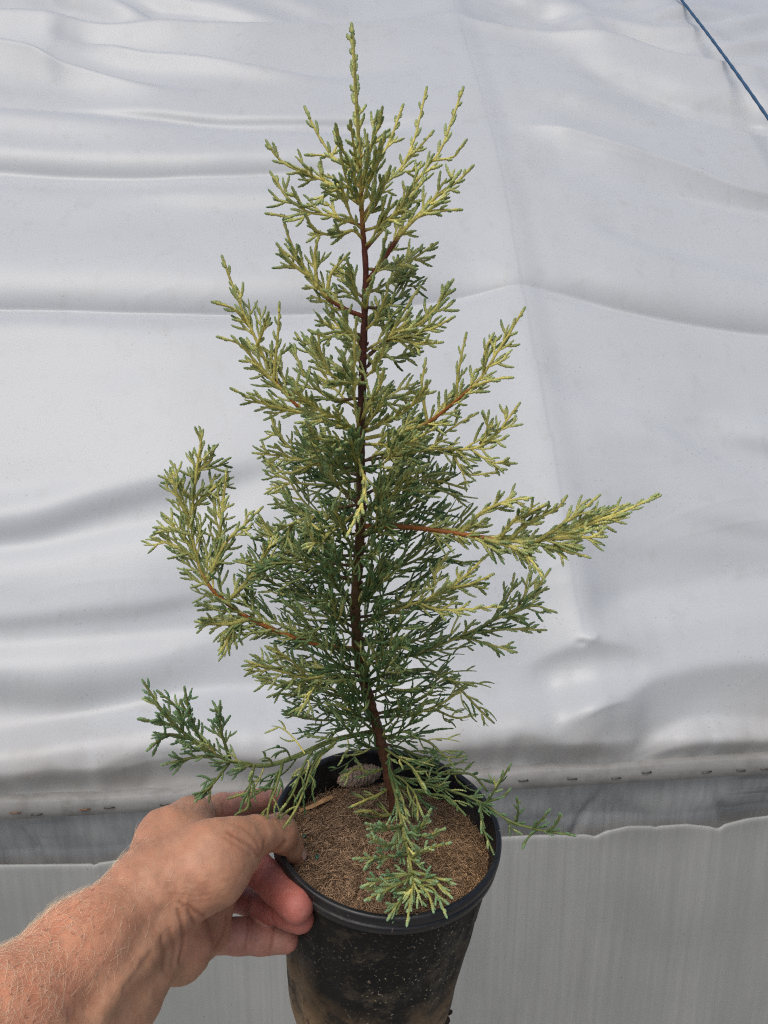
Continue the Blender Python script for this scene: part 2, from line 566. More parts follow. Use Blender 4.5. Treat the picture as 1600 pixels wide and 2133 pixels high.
CREASES = [
    ([(-200, 25), (0, 43), (300, 62), (480, 64), (730, 58), (950, 40), (965, 40)], 9, .0030, 1, 30),
    ([(950, 40), (1040, 58), (1150, 85), (1290, 120), (1420, 148), (1550, 168), (1800, 170)], 9, .0034, 30, 1),
    ([(-200, 632), (0, 634), (300, 637), (650, 636), (940, 612), (1085, 598), (1180, 612), (1300, 638), (1450, 665), (1600, 682), (1800, 700)], 10, -.0046, 1, 1),
    ([(-100, 92), (0, 107), (90, 125), (140, 150), (260, 180), (380, 195)], 7, .0030, 1, 160),
    ([(100, 70), (250, 97), (400, 118), (560, 142), (740, 150)], 6, -.0022, 80, 200),
    ([(150, 92), (300, 122), (450, 142), (600, 160), (720, 172)], 7, .0022, 80, 160),
    ([(-100, 208), (0, 219), (200, 239), (400, 253), (600, 263), (760, 268), (930, 264)], 6, -.0024, 1, 160),
    ([(100, 216), (300, 229), (480, 240), (760, 245), (930, 243)], 5, .0018, 150, 120),
    ([(-100, 346), (0, 348), (200, 355), (400, 356), (650, 348), (800, 346)], 7, -.0022, 1, 200),
    ([(180, 20), (300, 46), (380, 60)], 5, .0020, 60, 40), ([(330, 18), (530, 45), (670, 60)], 5, .0022, 80, 60),
    ([(1075, 266), (1200, 294), (1350, 338), (1500, 380), (1700, 430)], 6, .0024, 60, 1),
    ([(1090, 280), (1250, 322), (1420, 366)], 4, .0010, 60, 120),
    ([(1300, 214), (1450, 236), (1600, 254), (1700, 262)], 6, -.0026, 120, 1),
    ([(1250, 366), (1400, 404), (1600, 438), (1700, 450)], 6, -.0022, 150, 1),
    ([(1160, 30), (1250, 48), (1400, 72), (1550, 88)], 5, .0022, 50, 60), ([(1340, 54), (1450, 50), (1580, 50)], 4, -.0020, 50, 60),
    ([(1440, 66), (1600, 50), (1700, 44)], 4, .0018, 50, 1), ([(1420, 112), (1600, 97), (1700, 90)], 5, .0020, 60, 1), ([(1060, 2), (1130, 24), (1230, 32)], 5, -.0018, 50, 60),
    ([(1480, 176), (1540, 168), (1600, 157), (1700, 150)], 5, -.0024, 50, 1),
    ([(1170, 1500), (1235, 1468), (1300, 1455)], 8, .0030, 40, 40), ([(1285, 1602), (1340, 1570), (1400, 1545)], 9, -.0030, 40, 60),
    ([(200, 1618), (250, 1598), (320, 1578), (400, 1570)], 8, .0024, 60, 60), ([(60, 1625), (120, 1606), (190, 1616)], 8, .0024, 40, 40),
]


def build_film():
    us = np.arange(-0.75, 2.35, 0.0042)
    ts = np.concatenate([np.arange(0.0, 0.55, 0.0030), np.arange(0.55, 2.7, 0.0034)])
    U, T = np.meshgrid(us, ts)
    base = WA + U[..., None] * WD + prof(T)[..., None] * WN + (T[..., None] + 0.010) * np.array([0, 0, 1.0])
    px, py, dep = project(base.reshape(-1, 3))
    px, py = px.reshape(U.shape), py.reshape(U.shape)
    nx = value_noise(U * 5, T * 9, 3)
    ny = value_noise(U * 7 + 9, T * 11, 4)
    qx, qy = px, py + 4 * nx + 2.5 * ny           # the creases waver
    tilt = np.zeros_like(U)
    for pts, wu, wd, amp, fl, fr in BANDS:
        a = smooth_path(np.array(pts, float), 200)
        o = np.argsort(a[:, 0])
        yl = np.interp(qx, a[o, 0], a[o, 1])
        x0, x1 = pts[0][0], pts[-1][0]
        w = np.ones_like(qx)
        w *= np.clip((qx - x0 + 0.4 * fl) / (2.4 * fl), 0, 1) if fl else (qx > x0 - 300)
        w *= np.clip((x1 - qx + 0.4 * fr) / (2.4 * fr), 0, 1) if fr else (qx < x1 + 300)
        w = w * w * (3 - 2 * w)
        d = qy - yl
        s = np.where(d < 0, wu, wd)
        tilt += amp * w * np.exp(-(d / s) ** 2)
    tilt = 0.75 * np.tanh(tilt * 2.4 / 0.75)
    # loose random creasing everywhere, stronger outside the frame
    tilt += 0.05 * value_noise(U * 2.2 + 3, T * 14 + 2 * value_noise(U * 1.5, T * 2, 8), 5)
    tilt += 0.03 * value_noise(U * 6, T * 30 + 3 * value_noise(U * 2, T * 3, 9), 6)
    # leaky integration up the sheet: dh/dt = -tilt - h / leak
    h = np.zeros_like(U)
    for i in range(1, len(ts)):
        dt = ts[i] - ts[i - 1]
        slope = np.hypot(1, 0.42 + 0.5 * ts[i])
        h[i] = h[i - 1] * (1 - dt * slope / 0.17) - tilt[i] * dt * slope
    h = h + 0.0
    # smooth along the sheet a little so that fades do not cut
    k = np.exp(-np.linspace(-2, 2, 9) ** 2)
    k /= k.sum()
    hp = np.pad(h, ((0, 0), (4, 4)), mode='edge')
    h = sum(k[j] * hp[:, j:j + h.shape[1]] for j in range(9))
    # sharp creases: (points, half width px, metres out (+) or in (-), fades)
    for pts, w, amp, fl, fr in CREASES:
        a = smooth_path(np.array(pts, float), 200)
        o = np.argsort(a[:, 0])
        d = np.abs(qy - np.interp(qx, a[o, 0], a[o, 1])) * dep.reshape(U.shape) / F
        wt = np.clip((qx - pts[0][0]) / max(fl, 1), 0, 1) * np.clip((pts[-1][0] - qx) / max(fr, 1), 0, 1)
        h += 1.5 * amp * wt * np.exp(-np.sqrt(d * d + 0.0016 ** 2) / (w * 2.0 / F))
    # fine nervous creasing of an old sheet
    fold = 1 - np.abs(value_noise(U * 4.5 + 0.9 * T, T * 17 - U * 2.0 + 1.5 * value_noise(U * 2, T * 3, 14), 15))
    h += 0.0007 * np.clip(fold - 0.55, 0, 1) ** 2 * (0.5 + 0.5 * value_noise(U * 2.1, T * 2.4, 16)) * 4
    # the hoop under the film: a soft vertical ridge
    hoop = smooth_path(np.array([(900, -140), (950, 30), (1000, 200), (1050, 400), (1085, 600), (1125, 800), (1160, 1000), (1185, 1200), (1205, 1340), (1222, 1620), (1228, 1700)], float), 200)
    xl = np.interp(qy, hoop[:, 1], hoop[:, 0])
    d = (px - xl) * dep.reshape(U.shape) / F
    fade = np.clip((1420 - py) / 200, 0.12, 1)
    h += fade * np.where(d < 0, 0.016 * np.exp(-np.sqrt(d * d + 0.0020) / 0.14), 0.016 * np.exp(-np.sqrt(d * d + 0.0020) / 0.11))
    h -= fade * 0.0035 * np.exp(-((d - 0.05) / 0.035) ** 2)
    # torn dimple where a clip pokes the film
    cx, cy = px - 1216, py - 1334
    h += 0.004 * np.exp(-(cx / 16) ** 2 - (cy / 9) ** 2) - 0.004 * np.exp(-((cx + 18) / 9) ** 2 - ((cy - 8) / 6) ** 2)
    h += 0.0025 * np.exp(-((cx - 12) / 6) ** 2 - ((cy + 6) / 5) ** 2)
    # tuck the lower edge behind the batten
    h += 0.022 * np.exp(-((T - 0.085) / 0.06) ** 2)
    tuck = np.clip(T / 0.06, 0, 1)
    h = h * tuck * tuck * (3 - 2 * tuck) + 0.0
    crinkle = np.exp(-(T / 0.07) ** 2) * np.clip(T / 0.02, 0, 1)
    h += crinkle * (0.006 * value_noise(U * 16, T * 10, 12) + 0.003 * value_noise(U * 45, T * 20, 13))
    sl = 0.42 + 0.5 * T
    nrm = (-WN[None, None, :] + sl[..., None] * np.array([0, 0, 1.0])) / np.hypot(1, sl)[..., None]
    v = base + h[..., None] * nrm
    nr, nc = U.shape
    idx = np.arange(nr * nc).reshape(nr, nc)
    f = np.stack([idx[:-1, :-1], idx[:-1, 1:], idx[1:, 1:], idx[1:, :-1]], -1).reshape(-1, 4)
    grime = np.exp(-(T / (0.10 + 0.04 * value_noise(U * 4, T * 3, 21))) ** 2) * 0.8
    cg = np.repeat(grime.reshape(-1, 1), 3, 1)
    o = link_mesh("film_cover", v.reshape(-1, 3), f, M_FILM, green, True, cg)
    return v


FILM = build_film()


def strip(name, us, zs, nfun, mat, parent):
    """A vertical sheet along the wall; nfun gives how far behind (+) or in front (-) of the wall line it hangs."""
    U, Z = np.meshgrid(us, zs) if np.ndim(zs) == 1 else (us, zs)
    v = wall(U.ravel(), nfun(U, Z).ravel(), Z.ravel())
    nr, nc = U.shape
    idx = np.arange(nr * nc).reshape(nr, nc)
    f = np.stack([idx[:-1, :-1], idx[1:, :-1], idx[1:, 1:], idx[:-1, 1:]], -1).reshape(-1, 4)
    return link_mesh(name, v, f, mat, parent)


# batten: a thin weathered lath nailed over the film's lower edge
ut, zt = wall_uv(0, 1676, -0.02)
ub, zb_ = wall_uv(0, 1714, -0.02)
ut2, zt2 = wall_uv(1600, 1582, -0.02)
ub2, zb2 = wall_uv(1600, 1613, -0.02)
Z_TOP, Z_BOT = (zt + zt2) / 2, (zb_ + zb2) / 2
U_L, U_R = ut, ut2
D_TOP, D_BOT = zt2 - zt, (zb2 - zb_)


def build_batten():
    us = np.arange(-1.2, 2.8, 0.012)
    wob = 0.0035 * value_noise(us * 3, us * 0, 31)
    wt = 0.0030 * value_noise(us * 7, us * 0 + 5, 32)
    rows = [(0.03, Z_TOP), (-0.012, Z_TOP + 0.001), (-0.016, Z_TOP - 0.003), (-0.0185, (Z_TOP + Z_BOT) / 2), (-0.016, Z_BOT + 0.003), (-0.012, Z_BOT), (0.02, Z_BOT)]
    v = []
    for k, (n, z) in enumerate(rows):
        slant = (us - (U_L + U_R) / 2) / (U_R - U_L)
        zz = z + slant * (D_TOP if k < 3 else (D_BOT if k > 3 else 0.5 * (D_TOP + D_BOT))) - (0.003 if k > 3 else 0) + (wt if k < 3 else (wob if k > 3 else 0.5 * (wt + wob)))
        v.append(wall(us, np.full_like(us, n), zz))
    v = np.concatenate(v)
    idx = np.arange(len(v)).reshape(len(rows), len(us))
    f = np.stack([idx[:-1, :-1], idx[1:, :-1], idx[1:, 1:], idx[:-1, 1:]], -1).reshape(-1, 4)
    return link_mesh("batten", v, f, M_BATTEN, green, False)


batten = build_batten()


def build_staples():
    for (x, y, rust) in [(32, 1692, 1), (77, 1696, 0), (177, 1685, 1), (228, 1681, 0), (344, 1675, 0), (1090, 1625, 0), (1192, 1621, 0), (1283, 1620, 0), (1347, 1608, 0), (1472, 1607, 0), (1543, 1604, 0), (1594, 1601, 0)]:
        a = Acc()
        u0, z0 = wall_uv(x, y, -0.0185)
        hw, rise = 0.0085, random.uniform(-0.0012, 0.0012)
        p = [wall(np.array(u0 - hw), np.array(-0.014), np.array(z0 - rise))[0], wall(np.array(u0 - hw), np.array(-0.0205), np.array(z0 - rise))[0],
             wall(np.array(u0), np.array(-0.0212), np.array(z0))[0],
             wall(np.array(u0 + hw), np.array(-0.0205), np.array(z0 + rise))[0], wall(np.array(u0 + hw), np.array(-0.014), np.array(z0 + rise))[0]]
        a.tube(p, 0.0013, 6)
        a.build("staple", M_RUST if rust else M_STAPLE, batten, False, False)


build_staples()

# upper skirt: a darker slack sheet below the batten
us = np.arange(-1.2, 2.8, 0.008)
zs = np.concatenate([np.arange(0.02, ZB - 0.28, 0.03), np.arange(ZB - 0.28, Z_BOT + 0.012, 0.005)])


def n_upper(U, Z):
    drop = np.clip((Z_BOT - Z) / 0.10, 0, 1)
    a = 0.016 * value_noise(U * 5.5, Z * 6, 41) + 0.007 * value_noise(U * 13 + Z * 9, Z * 14, 42)
    diag = 0.010 * np.exp(-((value_noise(U * 3, Z * 0, 44) * 0.12 + (Z - ZB + 0.10) + 0.25 * np.sin(U * 9)) / 0.018) ** 2)
    return 0.012 + drop * (a + diag) + 0.012 * drop


strip("skirt", us, zs, n_upper, M_SKIRT, green)

# lower curtain with a rolled, scalloped top edge that hangs in front of it
FOLD = [(-200, 1812), (0, 1803), (100, 1802), (190, 1801), (196, 1804), (205, 1799), (300, 1786), (420, 1776), (560, 1772), (700, 1768), (850, 1762), (950, 1752), (1040, 1745), (1120, 1741), (1225, 1740), (1240, 1744),
        (1262, 1733), (1310, 1722), (1358, 1722), (1366, 1725), (1376, 1722), (1430, 1718), (1480, 1723), (1497, 1728), (1512, 1718), (1560, 1706), (1650, 1695), (1800, 1690)]


def build_curtain():
    us = np.arange(-1.1, 2.6, 0.005)
    fu, fz = [], []
    for x, y in FOLD:
        u, z = wall_uv(x, y, -0.012)
        fu.append(u)
        fz.append(z)
    ztop = np.interp(us, fu, fz)
    sag = np.interp(us, fu, np.gradient(fz))
    rel = [(-0.004, 0.006), (-0.0005, 0.0045), (0.0, 0.0025), (-0.0006, 0.0004), (-0.003, -0.0008), (-0.008, -0.0012), (-0.014, -0.001), (-0.025, -0.0006), (-0.045, -0.0002)]
    dz = [r[0] for r in rel] + list(-np.arange(0.07, 0.62, 0.012))
    nn = [r[1] for r in rel] + [0.0] * (len(dz) - len(rel))
    V = []
    for k, (d, n) in enumerate(zip(dz, nn)):
        z = ztop * np.clip(1 + d / 0.6, 0, 1) + (ztop.mean()) * (1 - np.clip(1 + d / 0.6, 0, 1)) + d
        off = -0.012 + n + (0.008 * value_noise(us * 2.5, z * 3, 51) + 0.003 * value_noise(us * 9, z * 5, 52)) * min(1, max(0, -d / 0.05))
        V.append(wall(us, off, z))
    V = np.concatenate(V)
    idx = np.arange(len(V)).reshape(len(dz), len(us))
    f = np.stack([idx[:-1, :-1], idx[1:, :-1], idx[1:, 1:], idx[:-1, 1:]], -1).reshape(-1, 4)
    return link_mesh("side_curtain", V, f, M_CURTAIN, green)


build_curtain()


def build_rope():
    pts = []
    for x, y in [(1300, -165), (1360, -80), (1420, 0), (1480, 78), (1540, 160), (1600, 246), (1660, 335), (1720, 425)]:
        r = ray(x, y)
        # meet the film's base surface
        lo, hi = 1.0, 5.0
        for _ in range(40):
            mid = (lo + hi) / 2
            q = CAM + r * mid
            if (q - WA) @ WN > prof(max(0, q[2] - ZB)):
                hi = mid
            else:
                lo = mid
        pts.append(CAM + r * (lo - 0.17))
    a = Acc()
    path = smooth_path(np.array(pts), 160)
    a.tube(path, 0.0040 * (1 + 0.12 * np.sin(np.arange(160) * 1.9)), 8)
    o = a.build("rope", M_ROPE, None, True, False)
    tag(o, "thin blue cord stretched diagonally over the white film at the upper right", "rope")


build_rope()

# ------------------------------------------------------------------ the pot
POT_C = P(807, 1711, 0.575)
_t = radians(21.0)
POT_A = unit(RT * 0.085 + UP * math.cos(_t) - FW * math.sin(_t))       # the pot's own up
POT_X = unit(RT - POT_A * (RT @ POT_A))
POT_Y = np.cross(POT_A, POT_X)
R_RIM = 0.0830


def potp(r, th, s):
    """Pot coordinates: radius, angle, distance below the rim plane."""
    r, th, s = np.broadcast_arrays(r, th, s)
    r, s = r * 1.03, s * 1.03
    return POT_C + (r * np.cos(th))[..., None] * POT_X + (r * np.sin(th))[..., None] * POT_Y - s[..., None] * POT_A


pot = empty("nursery_pot", tuple(potp(np.array(0.0), np.array(0.0), np.array(0.2))))
tag(pot, "black round plastic nursery pot smeared with soil, gripped by a hand", "plant pot")


def lathe(name, prof_rs, mat, parent, n=192, mod=None, tint=None):
    th = np.linspace(0, 2 * math.pi, n, endpoint=False)
    R = np.array([p[0] for p in prof_rs])[:, None] * np.ones(n)
    S = np.array([p[1] for p in prof_rs])[:, None] * np.ones(n)
    TH = np.ones(len(prof_rs))[:, None] * th
    if mod is not None:
        R = mod(R, TH, S)
    v = potp(R, TH, S).reshape(-1, 3)
    idx = np.arange(len(v)).reshape(len(prof_rs), n)
    a, b = idx[:-1], idx[1:]
    f = np.stack([a, b, np.roll(b, -1, 1), np.roll(a, -1, 1)], -1).reshape(-1, 4)
    return link_mesh(name, v, f, mat, parent, True, None if tint is None else tint(R, TH, S).reshape(-1, 3))


def body_r(s):
    return np.interp(s, [0.0, 0.022, 0.03, 0.15, 0.165, 0.18, 0.192, 0.2], [0.0775, 0.0775, 0.0765, 0.0668, 0.0650, 0.0610, 0.0550, 0.048])


def pot_front(px, py):
    """Depth at which the sight line through a photo pixel first meets the pot's wall."""
    r = ray(px, py)
    for d in np.arange(0.46, 0.70, 0.0005):
        q = CAM + r * d - POT_C
        s = -(q @ POT_A) / 1.03
        if 0 < s < 0.2 and math.hypot(q @ POT_X, q @ POT_Y) < 1.03 * float(body_r(s)):
            return d
    return 0.56


def pot_mod(R, TH, S):
    k = np.clip((S - 0.026) / 0.01, 0, 1)
    flute = np.clip(np.cos(TH * 14 + 0.6) * 4, -1, 1)
    step = 0.0007 * np.clip((S - 0.055) / 0.004, 0, 1)
    return R + k * (0.00075 * flute) + k * 0.0006 * np.sin(3 * TH + 1.0) - step + 0.0008 * k * value_noise(TH * 3, S * 40, 61)


def pot_tint(R, TH, S):
    low = np.clip((S - 0.100) / 0.05, 0, 1)
    left = np.clip(-np.cos(TH - 0.15) * 1.2, 0, 1)
    n = value_noise(TH * 4, S * 60, 62)
    r = np.clip(low * (0.75 + 0.35 * n) + 0.5 * np.clip((left - 0.80) / 0.3, 0, 1) * np.clip((S - 0.07) / 0.03, 0, 1), 0, 1)
    g = np.clip(0.35 + 0.9 * np.clip(np.cos(TH + 0.7), 0, 1) + np.clip((S - 0.1) / 0.08, 0, 0.5), 0, 1)
    return np.stack([r, g, np.zeros_like(r)], -1)


ss = np.concatenate([[0.0160], np.linspace(0.023, 0.2, 90)])
outer = [(float(body_r(s)), float(s)) for s in ss]
lathe("body", outer + [(0.03, 0.203), (0.002, 0.203)], M_POT, pot, 256, pot_mod, pot_tint)
rim_prof = [(0.0690, 0.075), (0.0737, 0.040), (0.0776, 0.010), (0.0784, 0.003), (0.0789, 0.0007), (0.0799, 0.0), (0.0817, 0.0), (0.0826, 0.0007), (0.0830, 0.0020), (0.0831, 0.0056),
            (0.0823, 0.0068), (0.0806, 0.0072), (0.0803, 0.0082), (0.0811, 0.0090), (0.0821, 0.0094), (0.0824, 0.0104), (0.0822, 0.0142), (0.0810, 0.0151), (0.0790, 0.0154), (0.0772, 0.0153)]
lathe("rim", rim_prof, M_RIM, pot, 192)
# a clod of soil stuck low on the wall
cl = Acc()
for k in range(9):
    q = potp(np.array(0.0640 + 0.002 * rng.random()), np.array(-0.35 + rng.normal() * 0.05), np.array(0.170 + rng.normal() * 0.004))
    d = unit(rng.normal(size=3))
    L = rng.uniform(0.002, 0.004)
    tt = np.linspace(-1, 1, 7)
    cl.tube(q + tt[:, None] * d * L, np.sqrt(np.clip(1 - tt ** 2, 0.01, 1)) * rng.uniform(0.0018, 0.0032), 7)
cl.build("soil_clod", M_CLOD, pot, True, False)


# ------------------------------------------------------------------ coir mulch in the pot
def soil_h(x, y):
    """Depth below the rim plane of the mulch surface at pot-plane (x, y); y points away from the camera."""
    r = np.hypot(x, y)
    s = 0.0185 + 0.095 * y - 0.004 * np.exp(-(r / 0.03) ** 2) + 0.006 * np.clip((r - 0.055) / 0.02, 0, 1)
    s = s + 0.0022 * value_noise(x * 70, y * 70, 71) + 0.0012 * value_noise(x * 190, y * 190, 72)
    # a cracked hollow right of the stem
    s = s + 0.007 * np.exp(-((x - 0.030) / 0.016) ** 2 - ((y + 0.012 + 0.35 * (x - 0.03)) / 0.0045) ** 2)
    s = s + 0.004 * np.exp(-((x + 0.012) / 0.010) ** 2 - ((y + 0.012) / 0.005) ** 2)
    return np.maximum(s, 0.004)


def build_mulch():
    a = Acc()
    nr, nt = 70, 180
    r = np.linspace(0.0005, 0.0786, nr)
    th = np.linspace(0, 2 * math.pi, nt, endpoint=False)
    Rr, TH = np.meshgrid(r, th, indexing='ij')
    x, y = Rr * np.cos(TH), Rr * np.sin(TH)
    s = soil_h(x, y)
    v = POT_C + x[..., None] * POT_X + y[..., None] * POT_Y - s[..., None] * POT_A
    idx = np.arange(nr * nt).reshape(nr, nt)
    f = np.stack([idx[:-1], idx[1:], np.roll(idx[1:], -1, 1), np.roll(idx[:-1], -1, 1)], -1).reshape(-1, 4)
    k = (0.5 + 0.5 * value_noise(x * 45, y * 45, 73))[..., None]
    warm = 0.5 * np.clip((x + 0.01) / 0.06, 0, 1)[..., None]
    c = (np.array([0.12, 0.080, 0.050]) * (1 - k) + np.array([0.26, 0.18, 0.115]) * k)
    c = c * (1 - warm) + (c * np.array([1.15, 0.95, 0.78])) * warm
    a.add(v.reshape(-1, 3), f, c.reshape(-1, 3))
    for i in range(11500):
        rr = 0.0775 * math.sqrt(rng.random())
        t = rng.uniform(0, 2 * math.pi)
        x0, y0 = rr * math.cos(t), rr * math.sin(t)
        L = rng.uniform(0.006, 0.020)
        ang = rng.uniform(0, 2 * math.pi)
        turn = rng.normal() * 1.1
        q = np.linspace(-0.5, 0.5, 5)
        ax = ang + turn * q
        xs = x0 + L * np.cumsum(np.cos(ax)) / 5
        ys = y0 + L * np.cumsum(np.sin(ax)) / 5
        rad = np.hypot(xs, ys)
        over = np.minimum(1, 0.0780 / np.maximum(rad, 1e-6))
        xs, ys = xs * over, ys * over
        up = rng.uniform(-0.0002, 0.0012) + rng.uniform(0, 0.0022) * (1 - (2 * q) ** 2) * (rng.random() < 0.35)
        lift = rng.uniform(0, 0.006) * (q + 0.5) ** 2 * (rng.random() < 0.12)
        zz = soil_h(xs, ys) - up - lift
        pts = POT_C + xs[:, None] * POT_X + ys[:, None] * POT_Y - zz[:, None] * POT_A
        b = rng.uniform(0.22, 1.05) ** 1.2
        wm = 0.5 * np.clip((x0 + 0.01) / 0.06, 0, 1)
        base = np.array([0.64, 0.42, 0.26]) * (1 - wm) + np.array([0.78, 0.50, 0.26]) * wm
        a.tube(pts, rng.uniform(0.00012, 0.00027), 3, base * b)
    o = a.build("coir_mulch", M_SOIL)
    tag(o, "brown coir fibre mulch filling the black pot", "mulch", kind="stuff")


build_mulch()


def pot_top(px, py, lift=0.0):
    """Where the sight line through a photo pixel meets the mulch."""
    r = ray(px, py)
    s0 = 0.02
    for _ in range(25):
        d = ((POT_C - s0 * POT_A - CAM) @ POT_A) / (r @ POT_A)
        q = CAM + r * d
        x, y = (q - POT_C) @ POT_X, (q - POT_C) @ POT_Y
        s0 = 0.5 * s0 + 0.5 * (float(soil_h(np.array(x), np.array(y))) - lift)
    return q


def build_litter():
    # fuzzy cone at the back of the pot
    p0, p1 = pot_top(706, 1628, 0.010), pot_top(794, 1600, 0.012)
    a = Acc()
    n = 90
    tt = np.linspace(0, 1, n)
    rad = 0.0084 * np.sqrt(np.clip(1 - (2 * tt - 1.02) ** 2, 0.0, 1)) ** 0.8 + 0.0003
    rad *= np.interp(tt, [0, 0.25, 0.6, 1], [0.85, 1.0, 1.05, 0.9])
    cols = np.array([0.50, 0.375, 0.285]) * (0.8 + 0.3 * rng.random((n, 1)))
    ph = rng.random(1)[0]
    a.tube(p0 + tt[:, None] * (p1 - p0), rad, 40, cols * 0.8, lambda m, th: 1 + 0.10 * np.sin(np.arange(m)[:, None] * 0.9 + 5 * th[None, :] + 2.0 * value_noise(np.arange(m)[:, None] * 0.15 + 0 * th[None, :], 2 * np.cos(th)[None, :] + 0 * np.arange(m)[:, None], 91))
           + 0.16 * value_noise(np.arange(m)[:, None] * 0.33 + 0 * th[None, :], 3 * np.cos(th + 0.4)[None, :] + 0 * np.arange(m)[:, None], 92) + 0.10 * value_noise(np.arange(m)[:, None] * 0.6 + 0 * th[None, :], 8 * np.sin(th)[None, :] + 0 * np.arange(m)[:, None], 93))
    ax = unit(p1 - p0)
    e1 = unit(np.cross(ax, UP))
    e2 = np.cross(ax, e1)
    for i in range(4200):
        t = rng.random()
        th = rng.uniform(0, 2 * math.pi)
        r0 = np.interp(t, tt, rad)
        nn = math.cos(th) * e1 + math.sin(th) * e2
        q = p0 + t * (p1 - p0) + nn * r0 * 0.92
        d = unit(nn + 0.7 * rng.normal(size=3))
        L = rng.uniform(0.0006, 0.0020)
        a.tube([q, q + d * L * 0.6, q + d * L], [0.00022, 0.00018, 0.00004], 3, np.array([0.80, 0.62, 0.48]) * rng.uniform(0.55, 1.25))
    tag(a.build("seed_cone", M_CONE), "fuzzy grey-brown cone lying on the mulch at the back of the pot", "cone")
    # dry leaf blade
    pts = [pot_top(624, 1688, 0.003), pot_top(648, 1680, 0.0045), pot_top(672, 1668, 0.006), pot_top(693, 1658, 0.009)]
    path = smooth_path(np.array(pts), 14)
    side = unit(np.cross(path[-1] - path[0], POT_A))
    wv = np.interp(np.linspace(0, 1, 14), [0, 0.4, 0.8, 1], [0.0006, 0.0022, 0.0036, 0.0030])
    V = []
    for layer in (0.0, -0.0004):
        for k in (-1, -0.5, 0, 0.5, 1):
            V.append(path + side * (k * wv)[:, None] + POT_A * (layer + (0.0012 * (1 - k * k) * -1 + 0.0016 * k * np.linspace(-0.5, 1, 14))[:, None]))
    V = np.array(V)
    nrw, ncl = V.shape[0], V.shape[1]
    idx = np.arange(nrw * ncl).reshape(nrw, ncl)
    ring = [0, 1, 2, 3, 4, 9, 8, 7, 6, 5]
    f = []
    for i in range(10):
        a0, b0 = ring[i], ring[(i + 1) % 10]
        for j in range(ncl - 1):
            f.append((idx[a0, j], idx[b0, j], idx[b0, j + 1], idx[a0, j + 1]))
    o = link_mesh("dry_leaf", V.reshape(-1, 3), np.array(f), M_DRYLEAF)
    tag(o, "narrow tan dry leaf lying on the mulch near the left rim", "leaf")
    for (x, y, lab) in [(634, 1742, "small dark green fertiliser pellet on the mulch just right of the thumb knuckle"), (661, 1786, "small dark green fertiliser pellet on the mulch near the thumb tip")]:
        q = pot_top(x, y, 0.0012)
        a = Acc()
        tt = np.linspace(-1, 1, 11)
        d = unit(POT_X * 0.4 + POT_Y + 0.2 * POT_A)
        a.tube(q + tt[:, None] * d * 0.0021, 0.0017 * np.sqrt(np.clip(1 - tt ** 2, 0.001, 1)), 12)
        tag(a.build("fertiliser_pellet", M_PELLET, None, True, False), lab, "pellet", "fertiliser pellets")


build_litter()

# ------------------------------------------------------------------ the conifer
K_T = 0.385


def stem_depth(py):
    k = (1066.5 - py) / F
    s = (k * 0.607 + 0.2355) / (0.925 + K_T * k)
    return 0.607 - K_T * s


conifer = empty("conifer_sapling", tuple(P(826, 1700, stem_depth(1700))))
tag(conifer, "young variegated cypress sapling with cream tipped scaly sprays growing in the black pot", "conifer")

STEM = [(828, 1708), (824, 1690), (812, 1620), (797, 1560), (781, 1500), (764, 1440), (749, 1370), (741, 1290), (743, 1210), (750, 1120), (752, 1020), (751, 930), (753, 860), (756, 760), (760, 650), (762, 560), (756, 480), (752, 400), (750, 330), (745, 250), (740, 160), (736, 70)]
stem_xy = np.array(STEM, float)


def stem_x(py):
    o = np.argsort(stem_xy[:, 1])
    return float(np.interp(py, stem_xy[o, 1], stem_xy[o, 0]))


stem3 = smooth_path(np.array([P(x, y, stem_depth(y)) for x, y in STEM]), 150)
_, spy, sdep = project(stem3)
wid = np.interp(spy, [60, 200, 350, 480, 700, 900, 1100, 1300, 1450, 1600, 1700], [3.5, 6, 8, 11, 15, 18, 21, 22, 23, 23, 28])
srad = wid * 0.5 * sdep / F
tr = Acc()
cs = np.array([np.interp(spy, [60, 400, 455, 500, 800, 1000, 1200, 1500, 1700], c) for c in
               ([0.42, 0.42, 0.34, 0.17, 0.085, 0.11, 0.12, 0.12, 0.12], [0.40, 0.36, 0.16, 0.045, 0.028, 0.055, 0.070, 0.055, 0.050], [0.12, 0.10, 0.045, 0.03, 0.024, 0.030, 0.030, 0.028, 0.030])]).T
patchy = (0.75 + 0.5 * rng.random((150, 1)))
tr.tube(stem3, srad * (1 + 0.06 * rng.normal(size=150)), 12, cs * patchy, lambda n, th: 1 + 0.05 * rng.normal(size=(n, len(th))))
# leftover scale stubs on the bark
for i in range(130):
    j = rng.integers(5, 105)
    th = rng.uniform(0, 2 * math.pi)
    d = unit(math.cos(th) * RT + math.sin(th) * FW)
    q = stem3[j] + d * srad[j] * 0.9
    tdir = unit(stem3[j + 1] - stem3[j])
    L = rng.uniform(0.0012, 0.003)
    tr.tube([q, q + tdir * L * 0.6 + d * 0.0006, q + tdir * L + d * 0.0011], [0.0009, 0.0007, 0.0001], 5, cs[j] * np.array([1.5, 1.1, 1.0]))
tr.build("trunk", M_WOOD, conifer)

AX_D, AX_Y = np.array([0.072, 0.120, 0.036]), np.array([0.94, 0.80, 0.22])
TP_D, TP_Y = np.array([0.085, 0.165, 0.060]), np.array([0.36, 0.45, 0.19])
BLUE = np.array([0.30, 0.50, 0.27])


def mixc(a, b, t):
    return a * (1 - t) + b * t


